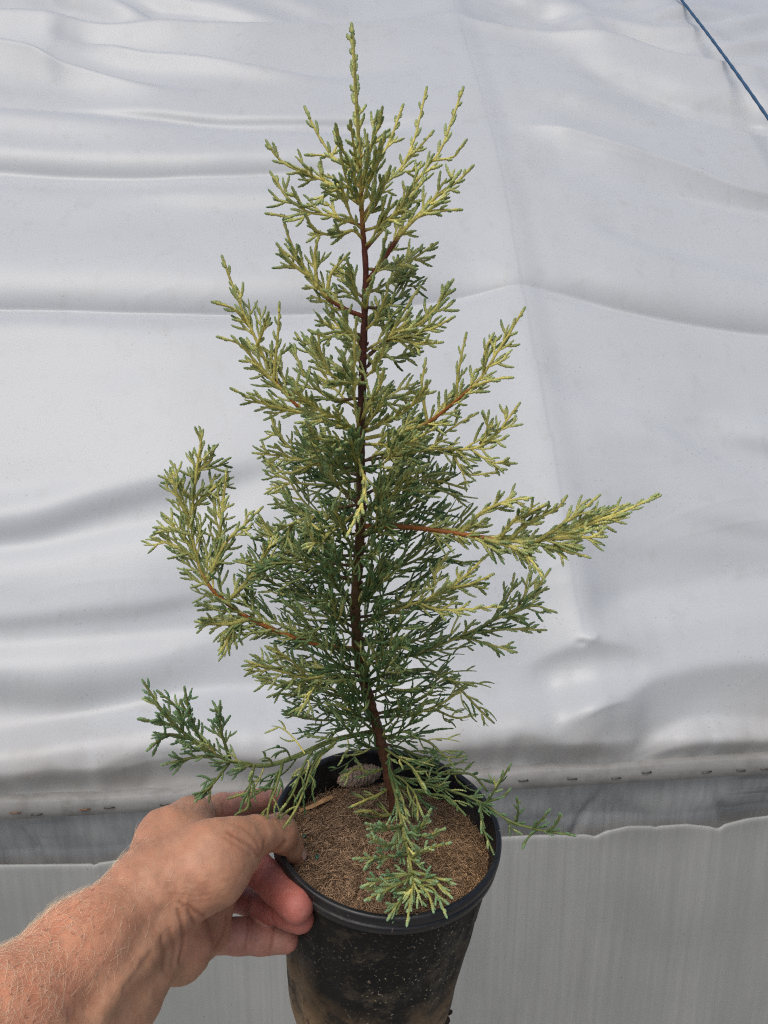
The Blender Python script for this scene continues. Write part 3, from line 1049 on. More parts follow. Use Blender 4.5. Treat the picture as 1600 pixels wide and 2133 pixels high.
def shoot(acc, p0, d, L, r, nrm, bend, c0, c1, sides=6):
    """One scaly branchlet: a chain of overlapping leaf pairs that ends in a blunt bud."""
    node = 0.00155
    k = max(3, int(round(L / node)))
    m = 2 * k + 2
    s = np.empty(m)
    rr = np.empty(m)
    i = np.arange(k)
    s[0:2 * k:2] = i / k
    s[1:2 * k:2] = (i + 0.78) / k
    s[2 * k] = 1.03
    s[2 * k + 1] = 1.03 + 0.35 / k
    env = np.interp(s, [0, 0.15, 0.7, 1.0], [0.80, 0.95, 1.04, 0.70])
    rr[0:2 * k:2] = 0.82
    rr[1:2 * k:2] = 1.17
    rr[2 * k] = 0.70
    rr[2 * k + 1] = 0.08
    rr = rr * env * r * 0.93
    pts = p0 + (s * L)[:, None] * d + (s * s * L)[:, None] * bend
    e1 = nrm - d * (nrm @ d)
    e1 /= np.linalg.norm(e1) + 1e-9
    e2 = np.cross(d, e1)
    th = np.arange(sides) * 2 * math.pi / sides
    par = (np.arange(m) // 2 % 2) * math.pi
    mod = 1 + 0.17 * np.cos(2 * th[None, :] + par[:, None])
    v = pts[:, None, :] + (rr[:, None] * mod)[..., None] * (np.cos(th)[None, :, None] * e1 + np.sin(th)[None, :, None] * e2)
    idx = np.arange(m * sides).reshape(m, sides)
    a, b = idx[:-1], idx[1:]
    f = np.stack([a, np.roll(a, -1, 1), np.roll(b, -1, 1), b], -1).reshape(-1, 4)
    t = np.clip(s, 0, 1)[:, None]
    c = c0 * (1 - t) + c1 * t
    saw = np.where(np.arange(m) % 2 == 1, 1.18, 0.80)[:, None]
    c = c * saw * (1 + 0.10 * rng.normal(size=(m, 1)))
    acc.add(v.reshape(-1, 3), f, np.clip(np.repeat(c, sides, 0), 0.005, 0.95))
    return pts


def rot(v, axis, ang):
    return v * math.cos(ang) + np.cross(axis, v) * math.sin(ang) + axis * (axis @ v) * (1 - math.cos(ang))


def spray(leaf, path, nrm, yel, L2, style, r0, start=0.1, sp2=0.0052, sp3=0.0038, env=None, blue=0.0, ang=40, L3=0.0090, flop=0.0, density=1.0):
    """Branchlets along a path (n, 3): alternate secondaries with their own tertiaries in one plane."""
    seg = np.linalg.norm(np.diff(path, axis=0), axis=1)
    cum = np.concatenate([[0], np.cumsum(seg)])
    tot = cum[-1]
    env = env or [(0, 0.55), (0.35, 1.0), (0.7, 0.75), (0.9, 0.38), (1, 0.22)]
    ex, ey = zip(*env)
    thread = style == 'thread'
    s = start * tot + 0.001
    side = 1 if rng.random() < 0.5 else -1
    while s < tot - 0.0015:
        t = s / tot
        i = min(len(seg) - 1, np.searchsorted(cum, s) - 1)
        i = max(i, 0)
        p = path[i] + (path[i + 1] - path[i]) * ((s - cum[i]) / max(seg[i], 1e-9))
        tan = unit(path[min(i + 2, len(path) - 1)] - path[max(i - 1, 0)])
        side = -side
        y = np.interp(t, [0, 1], yel) + rng.normal() * 0.12
        y = float(np.clip(y + (0.45 if rng.random() < 0.07 else 0), 0, 1))
        L = L2 * np.interp(t, ex, ey) * rng.uniform(0.5, 1.3)
        L = min(L, 1.05 * (tot - s) + 0.006)
        pl = rot(nrm, tan, rng.normal() * (0.8 if thread else 0.5))
        lat = np.cross(pl, tan) * side
        a = radians((ang + 16 if thread else ang) + rng.normal() * (12 if thread else 8))
        d = unit(math.cos(a) * tan + math.sin(a) * lat)
        bend = (tan - d) * (0.5 if thread else 0.32) + rng.normal(size=3) * (0.14 if thread else 0.06) + UP * (0.12 if thread else 0.0) + np.array([0, 0, -flop * rng.uniform(0.3, 1.0)])
        c0 = mixc(AX_D, AX_Y, y)
        tipc = mixc(mixc(TP_D, TP_Y, y), BLUE, blue * rng.uniform(0.5, 1))
        r = r0 * rng.uniform(0.84, 1.14)
        if L < 0.0085:
            shoot(leaf, p, d, L, r, pl, bend, mixc(c0, tipc, 0.45), tipc)
        else:
            pts = shoot(leaf, p, d, L, r * 0.78, pl, bend, c0, mixc(c0, tipc, 0.75))
            q = L * (0.30 if thread else 0.16) * rng.uniform(0.7, 1.3)
            sd = side
            gap = sp3 * (2.9 if thread else 1.0)
            while q < L - 0.0018:
                f = q / L
                pq = p + d * q + bend * (f * q)
                dd = unit(d + 2 * f * bend)
                sd = -sd
                l3 = (L3 * rng.uniform(0.75, 1.25)) * (1.0 if not thread else rng.uniform(0.7, 1.8))
                l3 = min(l3 + 0.16 * (L - q) * (not thread), 0.9 * (L - q) + 0.0035)
                lat3 = np.cross(pl, dd) * sd
                a3 = radians(ang - 4 + rng.normal() * 9)
                d3 = unit(math.cos(a3) * dd + math.sin(a3) * lat3 + pl * rng.normal() * 0.28)
                b3 = (dd - d3) * (0.4 if thread else 0.25) + rng.normal(size=3) * (0.10 if thread else 0.06) + np.array([0, 0, -flop * 0.5])
                yy = float(np.clip(y + rng.normal() * 0.12, 0, 1))
                t3 = mixc(mixc(TP_D, TP_Y, float(np.clip(yy - 0.45 * (rng.random() < 0.35), 0, 1))), BLUE, blue * rng.uniform(0.4, 1))
                b0 = mixc(mixc(AX_D, AX_Y, yy), t3, 0.35)
                if rng.random() < density:
                    shoot(leaf, pq, d3, l3, r * (0.95 if not thread else 0.9), pl, b3, b0, t3)
                    if l3 > 0.0135:
                        for e in np.arange(0.35, 0.85, 0.0042 / l3 * (2.2 if thread else 1)):
                            sg = 1 if rng.random() < 0.5 else -1
                            d4 = unit(0.78 * d3 + 0.62 * np.cross(pl, d3) * sg)
                            shoot(leaf, pq + d3 * l3 * e + b3 * e * e * l3, d4, min(0.0052, 0.8 * l3 * (1 - e) + 0.0025) * rng.uniform(0.7, 1.2), r * 0.9, pl, b3, b0, t3, 5)
                q += gap * rng.uniform(0.75, 1.3)
        s += sp2 * rng.uniform(0.7, 1.35) * (1.2 if thread else 1.0)
    # the leader's own bud
    shoot(leaf, path[-1] - 0.002 * unit(path[-1] - path[-3]), unit(path[-1] - path[-3]), 0.006, r0, nrm, np.zeros(3), mixc(AX_D, AX_Y, yel[1]), mixc(mixc(TP_D, TP_Y, yel[1]), BLUE, blue))


WOODC = {'red': (0.20, 0.055, 0.028), 'orange': (0.36, 0.125, 0.03), 'brown': (0.13, 0.07, 0.035), 'green': (0.10, 0.12, 0.03)}


def branch(lines, dz=0.0, yel=(0.6, 0.8), L2=70, style='leaf', wood='red', woody=(0.0, 0.4), r0=0.00103, thick=7, depth0=None, blue=0.0, **kw):
    """One branch of the sapling: woody axis (its own mesh) with its foliage as a sub-part.
    lines: photo polylines, the first from the trunk to the tip, others fork from it; dz: metres towards (-) or away (+) at the tip."""
    leaf, ax = Acc(), Acc()
    first = None
    for li, line in enumerate(lines):
        xy = np.array(line, float)
        seg = np.concatenate([[0], np.cumsum(np.linalg.norm(np.diff(xy, axis=0), axis=1))])
        tt = seg / seg[-1]
        if li == 0:
            d0 = depth0 if depth0 is not None else stem_depth(line[0][1])
            dep = d0 + dz * tt
            first = (xy, dep)
        else:
            j = int(np.argmin(np.linalg.norm(first[0] - xy[0], axis=1)))
            dep = first[1][j] + 0.6 * dz * tt * (1 - j / len(first[0])) + rng.normal() * 0.006 * tt
        pts = np.array([P(x, y, d) for (x, y), d in zip(line, dep)])
        n = max(12, int(seg[-1] / 9))
        path = smooth_path(pts, n)
        path += np.cumsum(rng.normal(size=path.shape) * 0.00012, axis=0) * np.linspace(0, 1, n)[:, None]
        pdep = (path - CAM) @ FW
        u = np.linspace(0, 1, n)
        tk = np.interp(u, [0, 0.5, 1], [thick, thick * 0.75, 5.0]) * (0.85 if li else 1)
        wcol = np.array(WOODC[wood])
        y_ = np.interp(u, [0, 1], yel)
        c = np.array([mixc(AX_D * 1.1, AX_Y, q) for q in y_])
        if li == 0:
            wm = np.clip(np.minimum((u - woody[0] + 0.06) / 0.06, (woody[1] - u) / 0.10 + 0.5), 0, 1)[:, None]
        else:
            wm = np.zeros((n, 1))
        c = c * (1 - wm) + wcol * wm
        c = c * (0.85 + 0.3 * rng.random((n, 1)))
        # knobbly axis
        m = n * 3
        pf = smooth_path(path, m)
        rf = np.interp(np.linspace(0, 1, m), u, tk * 0.5 * pdep / F) * (1 + 0.10 * np.where(np.arange(m) % 3 == 1, 1, -0.4))
        cf = np.array([np.interp(np.linspace(0, 1, m), u, c[:, q]) for q in range(3)]).T
        ax.tube(pf, rf, 7, cf)
        nrm = unit(-(FW + 0.0) + 0.25 * rng.normal(size=3))
        mid_d = float(np.mean(pdep))
        kk = dict(kw)
        if li:
            kk.pop('start', None)
            kk['start'] = 0.08
        spray(leaf, path, nrm, yel, (L2 if li == 0 else L2 * 0.55) * mid_d / F, style, r0, blue=blue, **kk)
    b = ax.build("branch", M_WOOD, conifer)
    leaf.build("foliage", M_LEAF, b)


# --- leader and top
branch([[(752, 440), (752, 400), (750, 330), (745, 250), (740, 160), (736, 64)]], 0, (0.75, 0.55), 42, wood='orange', woody=(0, 0.12), thick=9, env=[(0, 0.9), (0.5, 0.75), (0.65, 0.6), (0.74, 0.66), (0.82, 0.55), (0.93, 0.62), (1, 0.3)], ang=31, sp2=0.0034, r0=0.00118)
branch([[(749, 390), (720, 348), (690, 325), (662, 283), (640, 238)], [(700, 332), (672, 322), (650, 322)], [(690, 326), (704, 300), (700, 285)]], -0.005, (0.85, 0.6), 36, r0=0.00097, wood='orange', woody=(0, 0.03), start=0.04)
branch([[(748, 425), (690, 385), (640, 362), (600, 345), (575, 325), (560, 306)], [(650, 366), (645, 352), (643, 350)], [(690, 388), (672, 372), (668, 352)]], -0.01, (0.85, 0.55), 50, r0=0.00097, wood='red', woody=(0, 0.03), start=0.04)
branch([[(752, 400), (775, 355), (800, 318), (820, 275), (838, 228)]], 0.012, (0.85, 0.6), 32, r0=0.00097, wood='orange', woody=(0, 0.03), start=0.08)
branch([[(757, 450), (800, 385), (838, 345), (862, 290), (875, 235), (883, 190)], [(838, 345), (880, 300), (896, 280)]], 0.015, (0.85, 0.6), 40, r0=0.00097, wood='red', woody=(0, 0.05), start=0.04)
branch([[(762, 520), (820, 450), (880, 360), (918, 310), (942, 250), (964, 186)], [(900, 335), (945, 325), (966, 300)]], -0.01, (0.8, 0.6), 42, r0=0.00097, wood='red', woody=(0, 0.08), start=0.12)
branch([[(763, 590), (800, 540), (832, 492), (870, 450), (915, 405), (945, 385), (972, 360)], [(870, 450), (905, 440), (950, 436)], [(832, 492), (850, 420), (880, 380)]], -0.022, (0.7, 0.6), 62, r0=0.00097, wood='red', woody=(0, 0.38), thick=12, start=0.08)
branch([[(752, 470), (690, 450), (640, 440), (600, 410), (582, 385), (573, 372)], [(640, 440), (600, 450), (564, 445)]], -0.012, (0.8, 0.55), 52, r0=0.00097, wood='red', woody=(0, 0.12), start=0.04)
branch([[(758, 660), (720, 645), (680, 618), (645, 575), (615, 530), (597, 490), (590, 468)], [(645, 575), (612, 552), (585, 520)], [(680, 618), (690, 570), (720, 535)], [(660, 597), (655, 530), (662, 495)]], -0.02, (0.75, 0.6), 66, r0=0.00097, wood='red', woody=(0, 0.36), thick=11, start=0.12)
branch([[(757, 500), (735, 480), (700, 490), (660, 480), (640, 455)]], -0.035, (0.6, 0.5), 48, r0=0.00097, wood='red', woody=(0, 0.05))
branch([[(760, 480), (790, 470), (830, 440), (850, 400)]], -0.04, (0.6, 0.5), 48, r0=0.00097, wood='red', woody=(0, 0.05))
branch([[(760, 560), (800, 560), (850, 545), (905, 510)]], 0.02, (0.55, 0.5), 48, r0=0.00097, wood='red', woody=(0, 0.05))
branch([[(762, 610), (790, 600), (830, 570), (850, 520)]], 0.03, (0.35, 0.4), 55, r0=0.00097, wood='red', woody=(0, 0.08))
branch([[(752, 430), (770, 380), (790, 330), (800, 290)]], -0.03, (0.8, 0.55), 40, r0=0.00097, wood='red', woody=(0, 0.03))
branch([[(752, 410), (725, 390), (690, 400), (665, 420)]], -0.03, (0.75, 0.5), 44, r0=0.00097, wood='red', woody=(0, 0.03))
# --- upper middle
branch([[(757, 750), (800, 715), (850, 690), (900, 650), (938, 594)], [(850, 692), (900, 685), (938, 665)], [(800, 715), (840, 650), (868, 610)], [(820, 705), (870, 715), (912, 712)]], -0.02, (0.55, 0.65), 70, r0=0.00097, wood='brown', woody=(0, 0.35), thick=9, start=0.18)
branch([[(760, 640), (790, 640), (830, 620), (862, 560)]], 0.03, (0.25, 0.3), 70, r0=0.00097, wood='brown', woody=(0, 0.3))
branch([[(758, 700), (720, 690), (680, 700), (650, 690)]], -0.03, (0.65, 0.7), 62, r0=0.00097, wood='brown', woody=(0, 0.2))
branch([[(757, 770), (790, 745), (830, 745), (870, 735)]], 0.025, (0.2, 0.3), 55, r0=0.00097, wood='brown', woody=(0, 0.3))
branch([[(755, 800), (700, 760), (650, 740), (620, 700)]], 0.02, (0.35, 0.45), 62, r0=0.00097, wood='brown', woody=(0, 0.3))
branch([[(752, 905), (700, 885), (640, 862), (600, 825), (570, 785), (535, 710), (500, 630), (470, 550)], [(600, 825), (545, 770), (500, 720), (462, 705)], [(570, 790), (575, 730), (580, 645)], [(640, 862), (560, 845), (490, 815)], [(520, 680), (490, 645), (454, 632)], [(535, 720), (548, 690), (556, 660)]], -0.05, (0.7, 0.7), 72, r0=0.00097, wood='orange', woody=(0.25, 0.55), thick=9, start=0.12,
       env=[(0, 0.7), (0.3, 1.0), (0.6, 1.0), (0.75, 0.6), (0.9, 0.3), (1, 0.2)])
branch([[(754, 915), (820, 900), (890, 880), (950, 835), (1000, 790), (1040, 730), (1088, 654)], [(950, 835), (955, 770), (966, 708)], [(985, 805), (1030, 790), (1058, 785)], [(890, 880), (880, 810), (888, 760)], [(1010, 780), (1010, 735), (1022, 705)]], -0.045, (0.6, 0.75), 62, r0=0.00097, wood='orange', woody=(0.35, 0.62), thick=9, start=0.18)
branch([[(752, 960), (820, 950), (900, 935), (980, 935), (1030, 905), (1073, 848)], [(980, 935), (1020, 960), (1066, 964)], [(900, 935), (930, 900), (985, 865)], [(940, 935), (970, 985), (1030, 985)], [(1000, 925), (1015, 890), (1010, 865)]], -0.03, (0.45, 0.75), 62, r0=0.00097, wood='brown', woody=(0, 0.25), start=0.15)
branch([[(751, 980), (690, 970), (640, 960), (600, 925), (575, 895), (566, 868)], [(640, 960), (590, 950), (540, 944)], [(660, 962), (600, 985), (560, 960)]], -0.01, (0.35, 0.6), 70, r0=0.00097, wood='brown', woody=(0, 0.3), start=0.12)
branch([[(751, 1000), (680, 1010), (620, 1005), (575, 985), (556, 960)]], 0.02, (0.3, 0.4), 70, r0=0.00097, wood='brown', woody=(0, 0.3))
# --- sprays that come towards the viewer, high in the middle
branch([[(750, 905), (742, 860), (738, 800), (741, 700), (744, 668)]], -0.075, (0.8, 0.85), 40, r0=0.00097, wood='brown', woody=(0, 0.1), ang=30)
branch([[(750, 900), (700, 870), (655, 850), (610, 815)]], -0.075, (0.7, 0.8), 66, r0=0.00097, wood='brown', woody=(0, 0.1))
branch([[(750, 900), (800, 880), (850, 850), (890, 800)]], -0.075, (0.7, 0.8), 66, r0=0.00097, wood='brown', woody=(0, 0.1))
branch([[(750, 925), (710, 920), (660, 910), (640, 880)]], -0.08, (0.6, 0.75), 62, r0=0.00097, wood='brown', woody=(0, 0.1))
branch([[(752, 925), (800, 925), (850, 920), (905, 890)]], -0.08, (0.6, 0.75), 62, r0=0.00097, wood='brown', woody=(0, 0.1))
branch([[(751, 880), (770, 840), (795, 800), (800, 775)]], -0.06, (0.75, 0.8), 52, r0=0.00097, wood='brown', woody=(0, 0.1))
branch([[(750, 935), (748, 960), (762, 1010), (750, 1060), (728, 1108)]], -0.075, (0.8, 0.9), 40, r0=0.00097, wood='brown', woody=(0, 0.1), ang=32)
branch([[(752, 800), (700, 790), (670, 740), (662, 700)]], -0.03, (0.65, 0.7), 60, r0=0.00097, wood='brown', woody=(0, 0.2))
branch([[(752, 830), (690, 830), (640, 790), (612, 730)]], 0.01, (0.3, 0.4), 66, r0=0.00097, wood='brown', woody=(0, 0.2))
# --- the long right branch
branch([[(757, 1096), (850, 1098), (960, 1112), (1060, 1128), (1140, 1125), (1220, 1095), (1290, 1068), (1362, 1036)], [(1060, 1126), (1100, 1090), (1160, 1060), (1178, 1042)], [(960, 1110), (1000, 1070), (1050, 1045), (1098, 1038)], [(1120, 1126), (1190, 1080), (1240, 1040)], [(1100, 1128), (1170, 1145), (1218, 1160)], [(1010, 1122), (1090, 1150), (1130, 1195)], [(1180, 1110), (1250, 1075), (1300, 1055)], [(1040, 1124), (1070, 1085), (1130, 1055)], [(1150, 1122), (1200, 1120), (1250, 1120)]], -0.06, (0.4, 0.78), 70, wood='orange', woody=(0.0, 0.48), thick=12, start=0.22, ang=34, sp2=0.0038,
       env=[(0, 0.5), (0.3, 0.9), (0.5, 1.0), (0.75, 0.75), (0.9, 0.4), (1, 0.22)])
# --- the long left branch
branch([[(745, 1352), (680, 1345), (620, 1330), (570, 1312), (520, 1290), (470, 1258), (430, 1215), (405, 1150), (398, 1080), (404, 1000), (414, 914)], [(405, 1160), (370, 1140), (322, 1122)], [(430, 1215), (470, 1130), (510, 1090), (538, 1062)], [(398, 1090), (370, 1030), (358, 990)], [(450, 1180), (460, 1080), (470, 990)], [(400, 1060), (440, 1020), (468, 1000)], [(405, 1150), (370, 1105), (335, 1100)], [(470, 1258), (530, 1190), (570, 1110)], [(400, 1040), (372, 1010), (362, 985)], [(408, 985), (438, 960), (444, 940)], [(520, 1290), (470, 1300), (415, 1295)], [(500, 1280), (480, 1320), (462, 1352)]], -0.045, (0.3, 0.75), 84, wood='orange', woody=(0.05, 0.56), thick=11, start=0.10, sp2=0.0043,
       env=[(0, 0.6), (0.3, 0.9), (0.55, 1.0), (0.75, 0.8), (0.9, 0.42), (1, 0.22)])
branch([[(744, 1180), (680, 1172), (620, 1160), (570, 1120), (545, 1085)], [(620, 1160), (560, 1180), (500, 1170)], [(640, 1165), (630, 1110), (610, 1070)]], -0.01, (0.12, 0.35), 88, style='leaf', wood='brown', woody=(0, 0.3), sp2=0.005)
branch([[(752, 1050), (700, 1060), (650, 1075), (610, 1090), (590, 1130)], [(650, 1075), (615, 1060), (600, 1030)]], -0.015, (0.15, 0.4), 80, wood='brown', woody=(0, 0.3))
branch([[(752, 1060), (700, 1100), (660, 1130), (640, 1090)]], -0.045, (0.3, 0.5), 60, wood='brown', woody=(0, 0.2))
# --- dark inner sprays between the trunk and the long branches
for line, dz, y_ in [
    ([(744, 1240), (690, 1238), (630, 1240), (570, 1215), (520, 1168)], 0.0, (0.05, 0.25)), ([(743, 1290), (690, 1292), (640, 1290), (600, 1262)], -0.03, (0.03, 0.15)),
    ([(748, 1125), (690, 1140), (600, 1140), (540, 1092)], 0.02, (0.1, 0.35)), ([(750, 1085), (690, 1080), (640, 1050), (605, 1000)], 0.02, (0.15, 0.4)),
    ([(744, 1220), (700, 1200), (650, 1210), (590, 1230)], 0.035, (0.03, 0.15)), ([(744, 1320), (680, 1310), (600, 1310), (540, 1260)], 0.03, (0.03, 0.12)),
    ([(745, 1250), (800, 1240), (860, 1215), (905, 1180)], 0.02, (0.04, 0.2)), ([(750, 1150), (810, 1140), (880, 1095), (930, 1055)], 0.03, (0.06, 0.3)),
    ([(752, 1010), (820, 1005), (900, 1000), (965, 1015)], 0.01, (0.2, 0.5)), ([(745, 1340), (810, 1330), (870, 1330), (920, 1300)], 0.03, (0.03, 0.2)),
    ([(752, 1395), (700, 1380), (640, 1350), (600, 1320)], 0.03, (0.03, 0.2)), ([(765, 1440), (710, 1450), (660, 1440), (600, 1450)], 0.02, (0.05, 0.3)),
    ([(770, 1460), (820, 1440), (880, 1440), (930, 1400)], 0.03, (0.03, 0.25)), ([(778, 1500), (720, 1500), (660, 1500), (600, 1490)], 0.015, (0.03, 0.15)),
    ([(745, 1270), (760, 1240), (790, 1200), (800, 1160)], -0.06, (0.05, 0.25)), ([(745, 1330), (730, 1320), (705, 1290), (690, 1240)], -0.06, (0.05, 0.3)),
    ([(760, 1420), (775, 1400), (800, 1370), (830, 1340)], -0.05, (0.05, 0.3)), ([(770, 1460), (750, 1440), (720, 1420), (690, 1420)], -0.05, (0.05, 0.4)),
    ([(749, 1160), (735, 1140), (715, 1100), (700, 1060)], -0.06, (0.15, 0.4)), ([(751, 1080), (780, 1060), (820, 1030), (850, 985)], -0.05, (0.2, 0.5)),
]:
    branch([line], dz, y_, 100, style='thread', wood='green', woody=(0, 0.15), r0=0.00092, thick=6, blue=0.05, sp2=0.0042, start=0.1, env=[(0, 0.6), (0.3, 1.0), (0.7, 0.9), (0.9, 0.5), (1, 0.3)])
# --- lower right
branch([[(744, 1205), (800, 1190), (870, 1165), (930, 1120), (985, 1065)], [(870, 1165), (930, 1165), (985, 1175)]], 0.01, (0.06, 0.25), 95, style='thread', wood='green', woody=(0, 0.3), r0=0.00090)
branch([[(743, 1300), (800, 1280), (870, 1255), (940, 1225), (1010, 1165)], [(870, 1255), (920, 1270), (1035, 1262)], [(900, 1245), (910, 1190), (930, 1160)], [(940, 1225), (985, 1215), (1020, 1200)]], -0.045, (0.35, 0.9), 70, wood='brown', woody=(0, 0.2))
branch([[(747, 1385), (820, 1375), (900, 1352), (980, 1318), (1050, 1285), (1100, 1255), (1143, 1198)], [(1050, 1285), (1110, 1262), (1150, 1272)], [(980, 1318), (1060, 1310), (1130, 1310)], [(960, 1325), (1010, 1340), (1065, 1358)], [(1020, 1300), (1060, 1235), (1068, 1205)], [(1075, 1272), (1100, 1225), (1105, 1205)]], -0.02, (0.05, 0.45), 82, style='leaf', wood='green', woody=(0, 0.3), sp2=0.0055, sp3=0.0045, density=0.8, blue=0.15, start=0.2)
branch([[(760, 1420), (830, 1400), (890, 1395), (940, 1420), (990, 1470), (1020, 1500)]], 0.0, (0.03, 0.25), 90, style='thread', wood='green', woody=(0, 0.3), r0=0.00090)
branch([[(775, 1495), (840, 1490), (900, 1475), (940, 1455), (975, 1430)], [(900, 1475), (950, 1495), (988, 1490)]], 0.015, (0.1, 0.55), 75, style='thread', wood='green', woody=(0, 0.3), r0=0.00090)
branch([[(790, 1540), (840, 1535), (890, 1545), (925, 1575), (960, 1575)]], -0.02, (0.03, 0.15), 85, style='thread', wood='green', woody=(0, 0.2), r0=0.00090)
# --- lower left
branch([[(755, 1420), (700, 1405), (640, 1412), (590, 1400), (550, 1388), (520, 1380)], [(640, 1412), (590, 1430), (545, 1412)], [(670, 1408), (640, 1455), (625, 1480)], [(640, 1410), (600, 1370), (560, 1350)]], -0.035, (0.2, 0.6), 80, wood='green', woody=(0, 0.3), sp2=0.005)
branch([[(783, 1522), (730, 1532), (680, 1545), (620, 1572), (560, 1592), (500, 1590), (450, 1572), (400, 1540), (350, 1490), (305, 1424)], [(400, 1540), (350, 1530), (312, 1556)], [(370, 1512), (330, 1505), (298, 1498)], [(430, 1560), (400, 1500), (386, 1440)], [(480, 1585), (462, 1520), (462, 1466)], [(380, 1522), (372, 1480), (335, 1445)], [(450, 1572), (390, 1580), (350, 1590)], [(480, 1585), (450, 1625), (415, 1662)]], -0.08, (0.02, 0.18), 62, wood='green', woody=(0, 0.25), r0=0.00096, blue=0.35, start=0.5, sp2=0.0048, thick=9,
       env=[(0, 0.8), (0.45, 1.0), (0.6, 1.0), (0.8, 0.8), (0.92, 0.42), (1, 0.22)])
branch([[(783, 1526), (730, 1536), (680, 1549), (620, 1576), (560, 1594), (500, 1592)]], -0.06, (0.02, 0.06), 120, style='thread', wood='green', woody=(0, 0.2), r0=0.00090, thick=6, ang=55, flop=0.15, env=[(0, 0.6), (0.3, 0.9), (0.7, 1), (1, 0.7)])
branch([[(700, 1545), (660, 1580), (640, 1630), (620, 1680), (600, 1712)]], -0.02, (0.03, 0.3), 62, style='thread', wood='green', woody=(0, 0.1), r0=0.00090, depth0=0.535, flop=0.3)
branch([[(590, 1585), (575, 1640), (560, 1680), (552, 1728)], [(575, 1640), (520, 1650), (485, 1660)]], -0.01, (0.03, 0.25), 50, style='thread', wood='green', woody=(0, 0.1), r0=0.00090, depth0=0.518, flop=0.2)
branch([[(530, 1592), (520, 1640), (516, 1680), (500, 1690)]], -0.01, (0.03, 0.15), 50, style='thread', wood='green', woody=(0, 0.1), r0=0.00090, depth0=0.512, flop=0.2)
branch([[(650, 1565), (630, 1600), (610, 1650), (580, 1700)]], -0.005, (0.03, 0.15), 60, style='thread', wood='green', woody=(0, 0.1), r0=0.00090, depth0=0.525, flop=0.2)
# --- low right spray reaching past the rim
branch([[(812, 1615), (880, 1630), (950, 1650), (1010, 1675), (1060, 1708), (1110, 1725), (1150, 1732), (1188, 1738)], [(1075, 1712), (1080, 1690), (1078, 1664)], [(1110, 1725), (1130, 1705), (1140, 1690)], [(1120, 1727), (1100, 1745), (1092, 1762)], [(1010, 1675), (1035, 1640), (1060, 1600)], [(1140, 1731), (1160, 1715), (1165, 1700)], [(1000, 1670), (1005, 1720), (1025, 1770)], [(1010, 1672), (1045, 1660), (1060, 1648)]], -0.045, (0.02, 0.12), 46, wood='green', woody=(0, 0.2), r0=0.00094, blue=0.3, thick=7, sp2=0.0058, density=0.75)
branch([[(810, 1610), (860, 1600), (920, 1612), (980, 1612), (1010, 1640)]], 0.0, (0.02, 0.08), 75, style='thread', wood='green', woody=(0, 0.2), r0=0.00090)
branch([[(815, 1630), (870, 1650), (930, 1660), (960, 1690)]], -0.03, (0.02, 0.08), 60, style='thread', wood='green', woody=(0, 0.2), r0=0.00090)
for line in ([(806, 1585), (822, 1625), (838, 1665), (846, 1700)], [(795, 1555), (825, 1575), (860, 1600), (885, 1645)], [(810, 1610), (840, 1625), (868, 1660), (872, 1700)]):
    branch([line], -0.05, (0.06, 0.3), 62, style='thread', wood='green', woody=(0, 0.05), r0=0.0009, thick=6, start=0.05, flop=0.1)
# --- the spray that hangs over the front of the pot
branch([[(812, 1612), (826, 1660), (838, 1720), (850, 1780), (858, 1830), (852, 1880), (846, 1918)], [(852, 1790), (885, 1770), (932, 1758)], [(855, 1815), (900, 1825), (938, 1838)], [(850, 1780), (800, 1785), (742, 1788)], [(845, 1750), (800, 1760), (768, 1742)], [(856, 1840), (900, 1850), (925, 1900)], [(855, 1830), (810, 1850), (768, 1868)], [(857, 1845), (830, 1880), (812, 1908)], [(845, 1745), (880, 1720), (895, 1690)], [(858, 1820), (805, 1830), (765, 1840)], [(857, 1825), (890, 1860), (900, 1890)], [(838, 1720), (800, 1727), (768, 1716)], [(842, 1735), (885, 1742), (922, 1728)], [(857, 1850), (805, 1856), (762, 1850)], [(858, 1835), (905, 1835), (935, 1862)]], -0.105, (0.12, 0.42), 62, wood='green', woody=(0, 0.05), r0=0.00103, blue=0.62, start=0.14, thick=8, sp2=0.0048, sp3=0.0040, density=0.85)
branch([[(812, 1640), (790, 1655), (760, 1668), (735, 1680)]], -0.03, (0.12, 0.7), 40, style='thread', wood='green', woody=(0, 0.1), r0=0.00090)
branch([[(830, 1690), (800, 1700), (770, 1690), (745, 1692)]], -0.035, (0.12, 0.7), 40, style='thread', wood='green', woody=(0, 0.1), r0=0.00090)
branch([[(800, 1600), (770, 1610), (740, 1600), (715, 1620)]], -0.02, (0.08, 0.5), 42, style='thread', wood='green', woody=(0, 0.1), r0=0.00090)


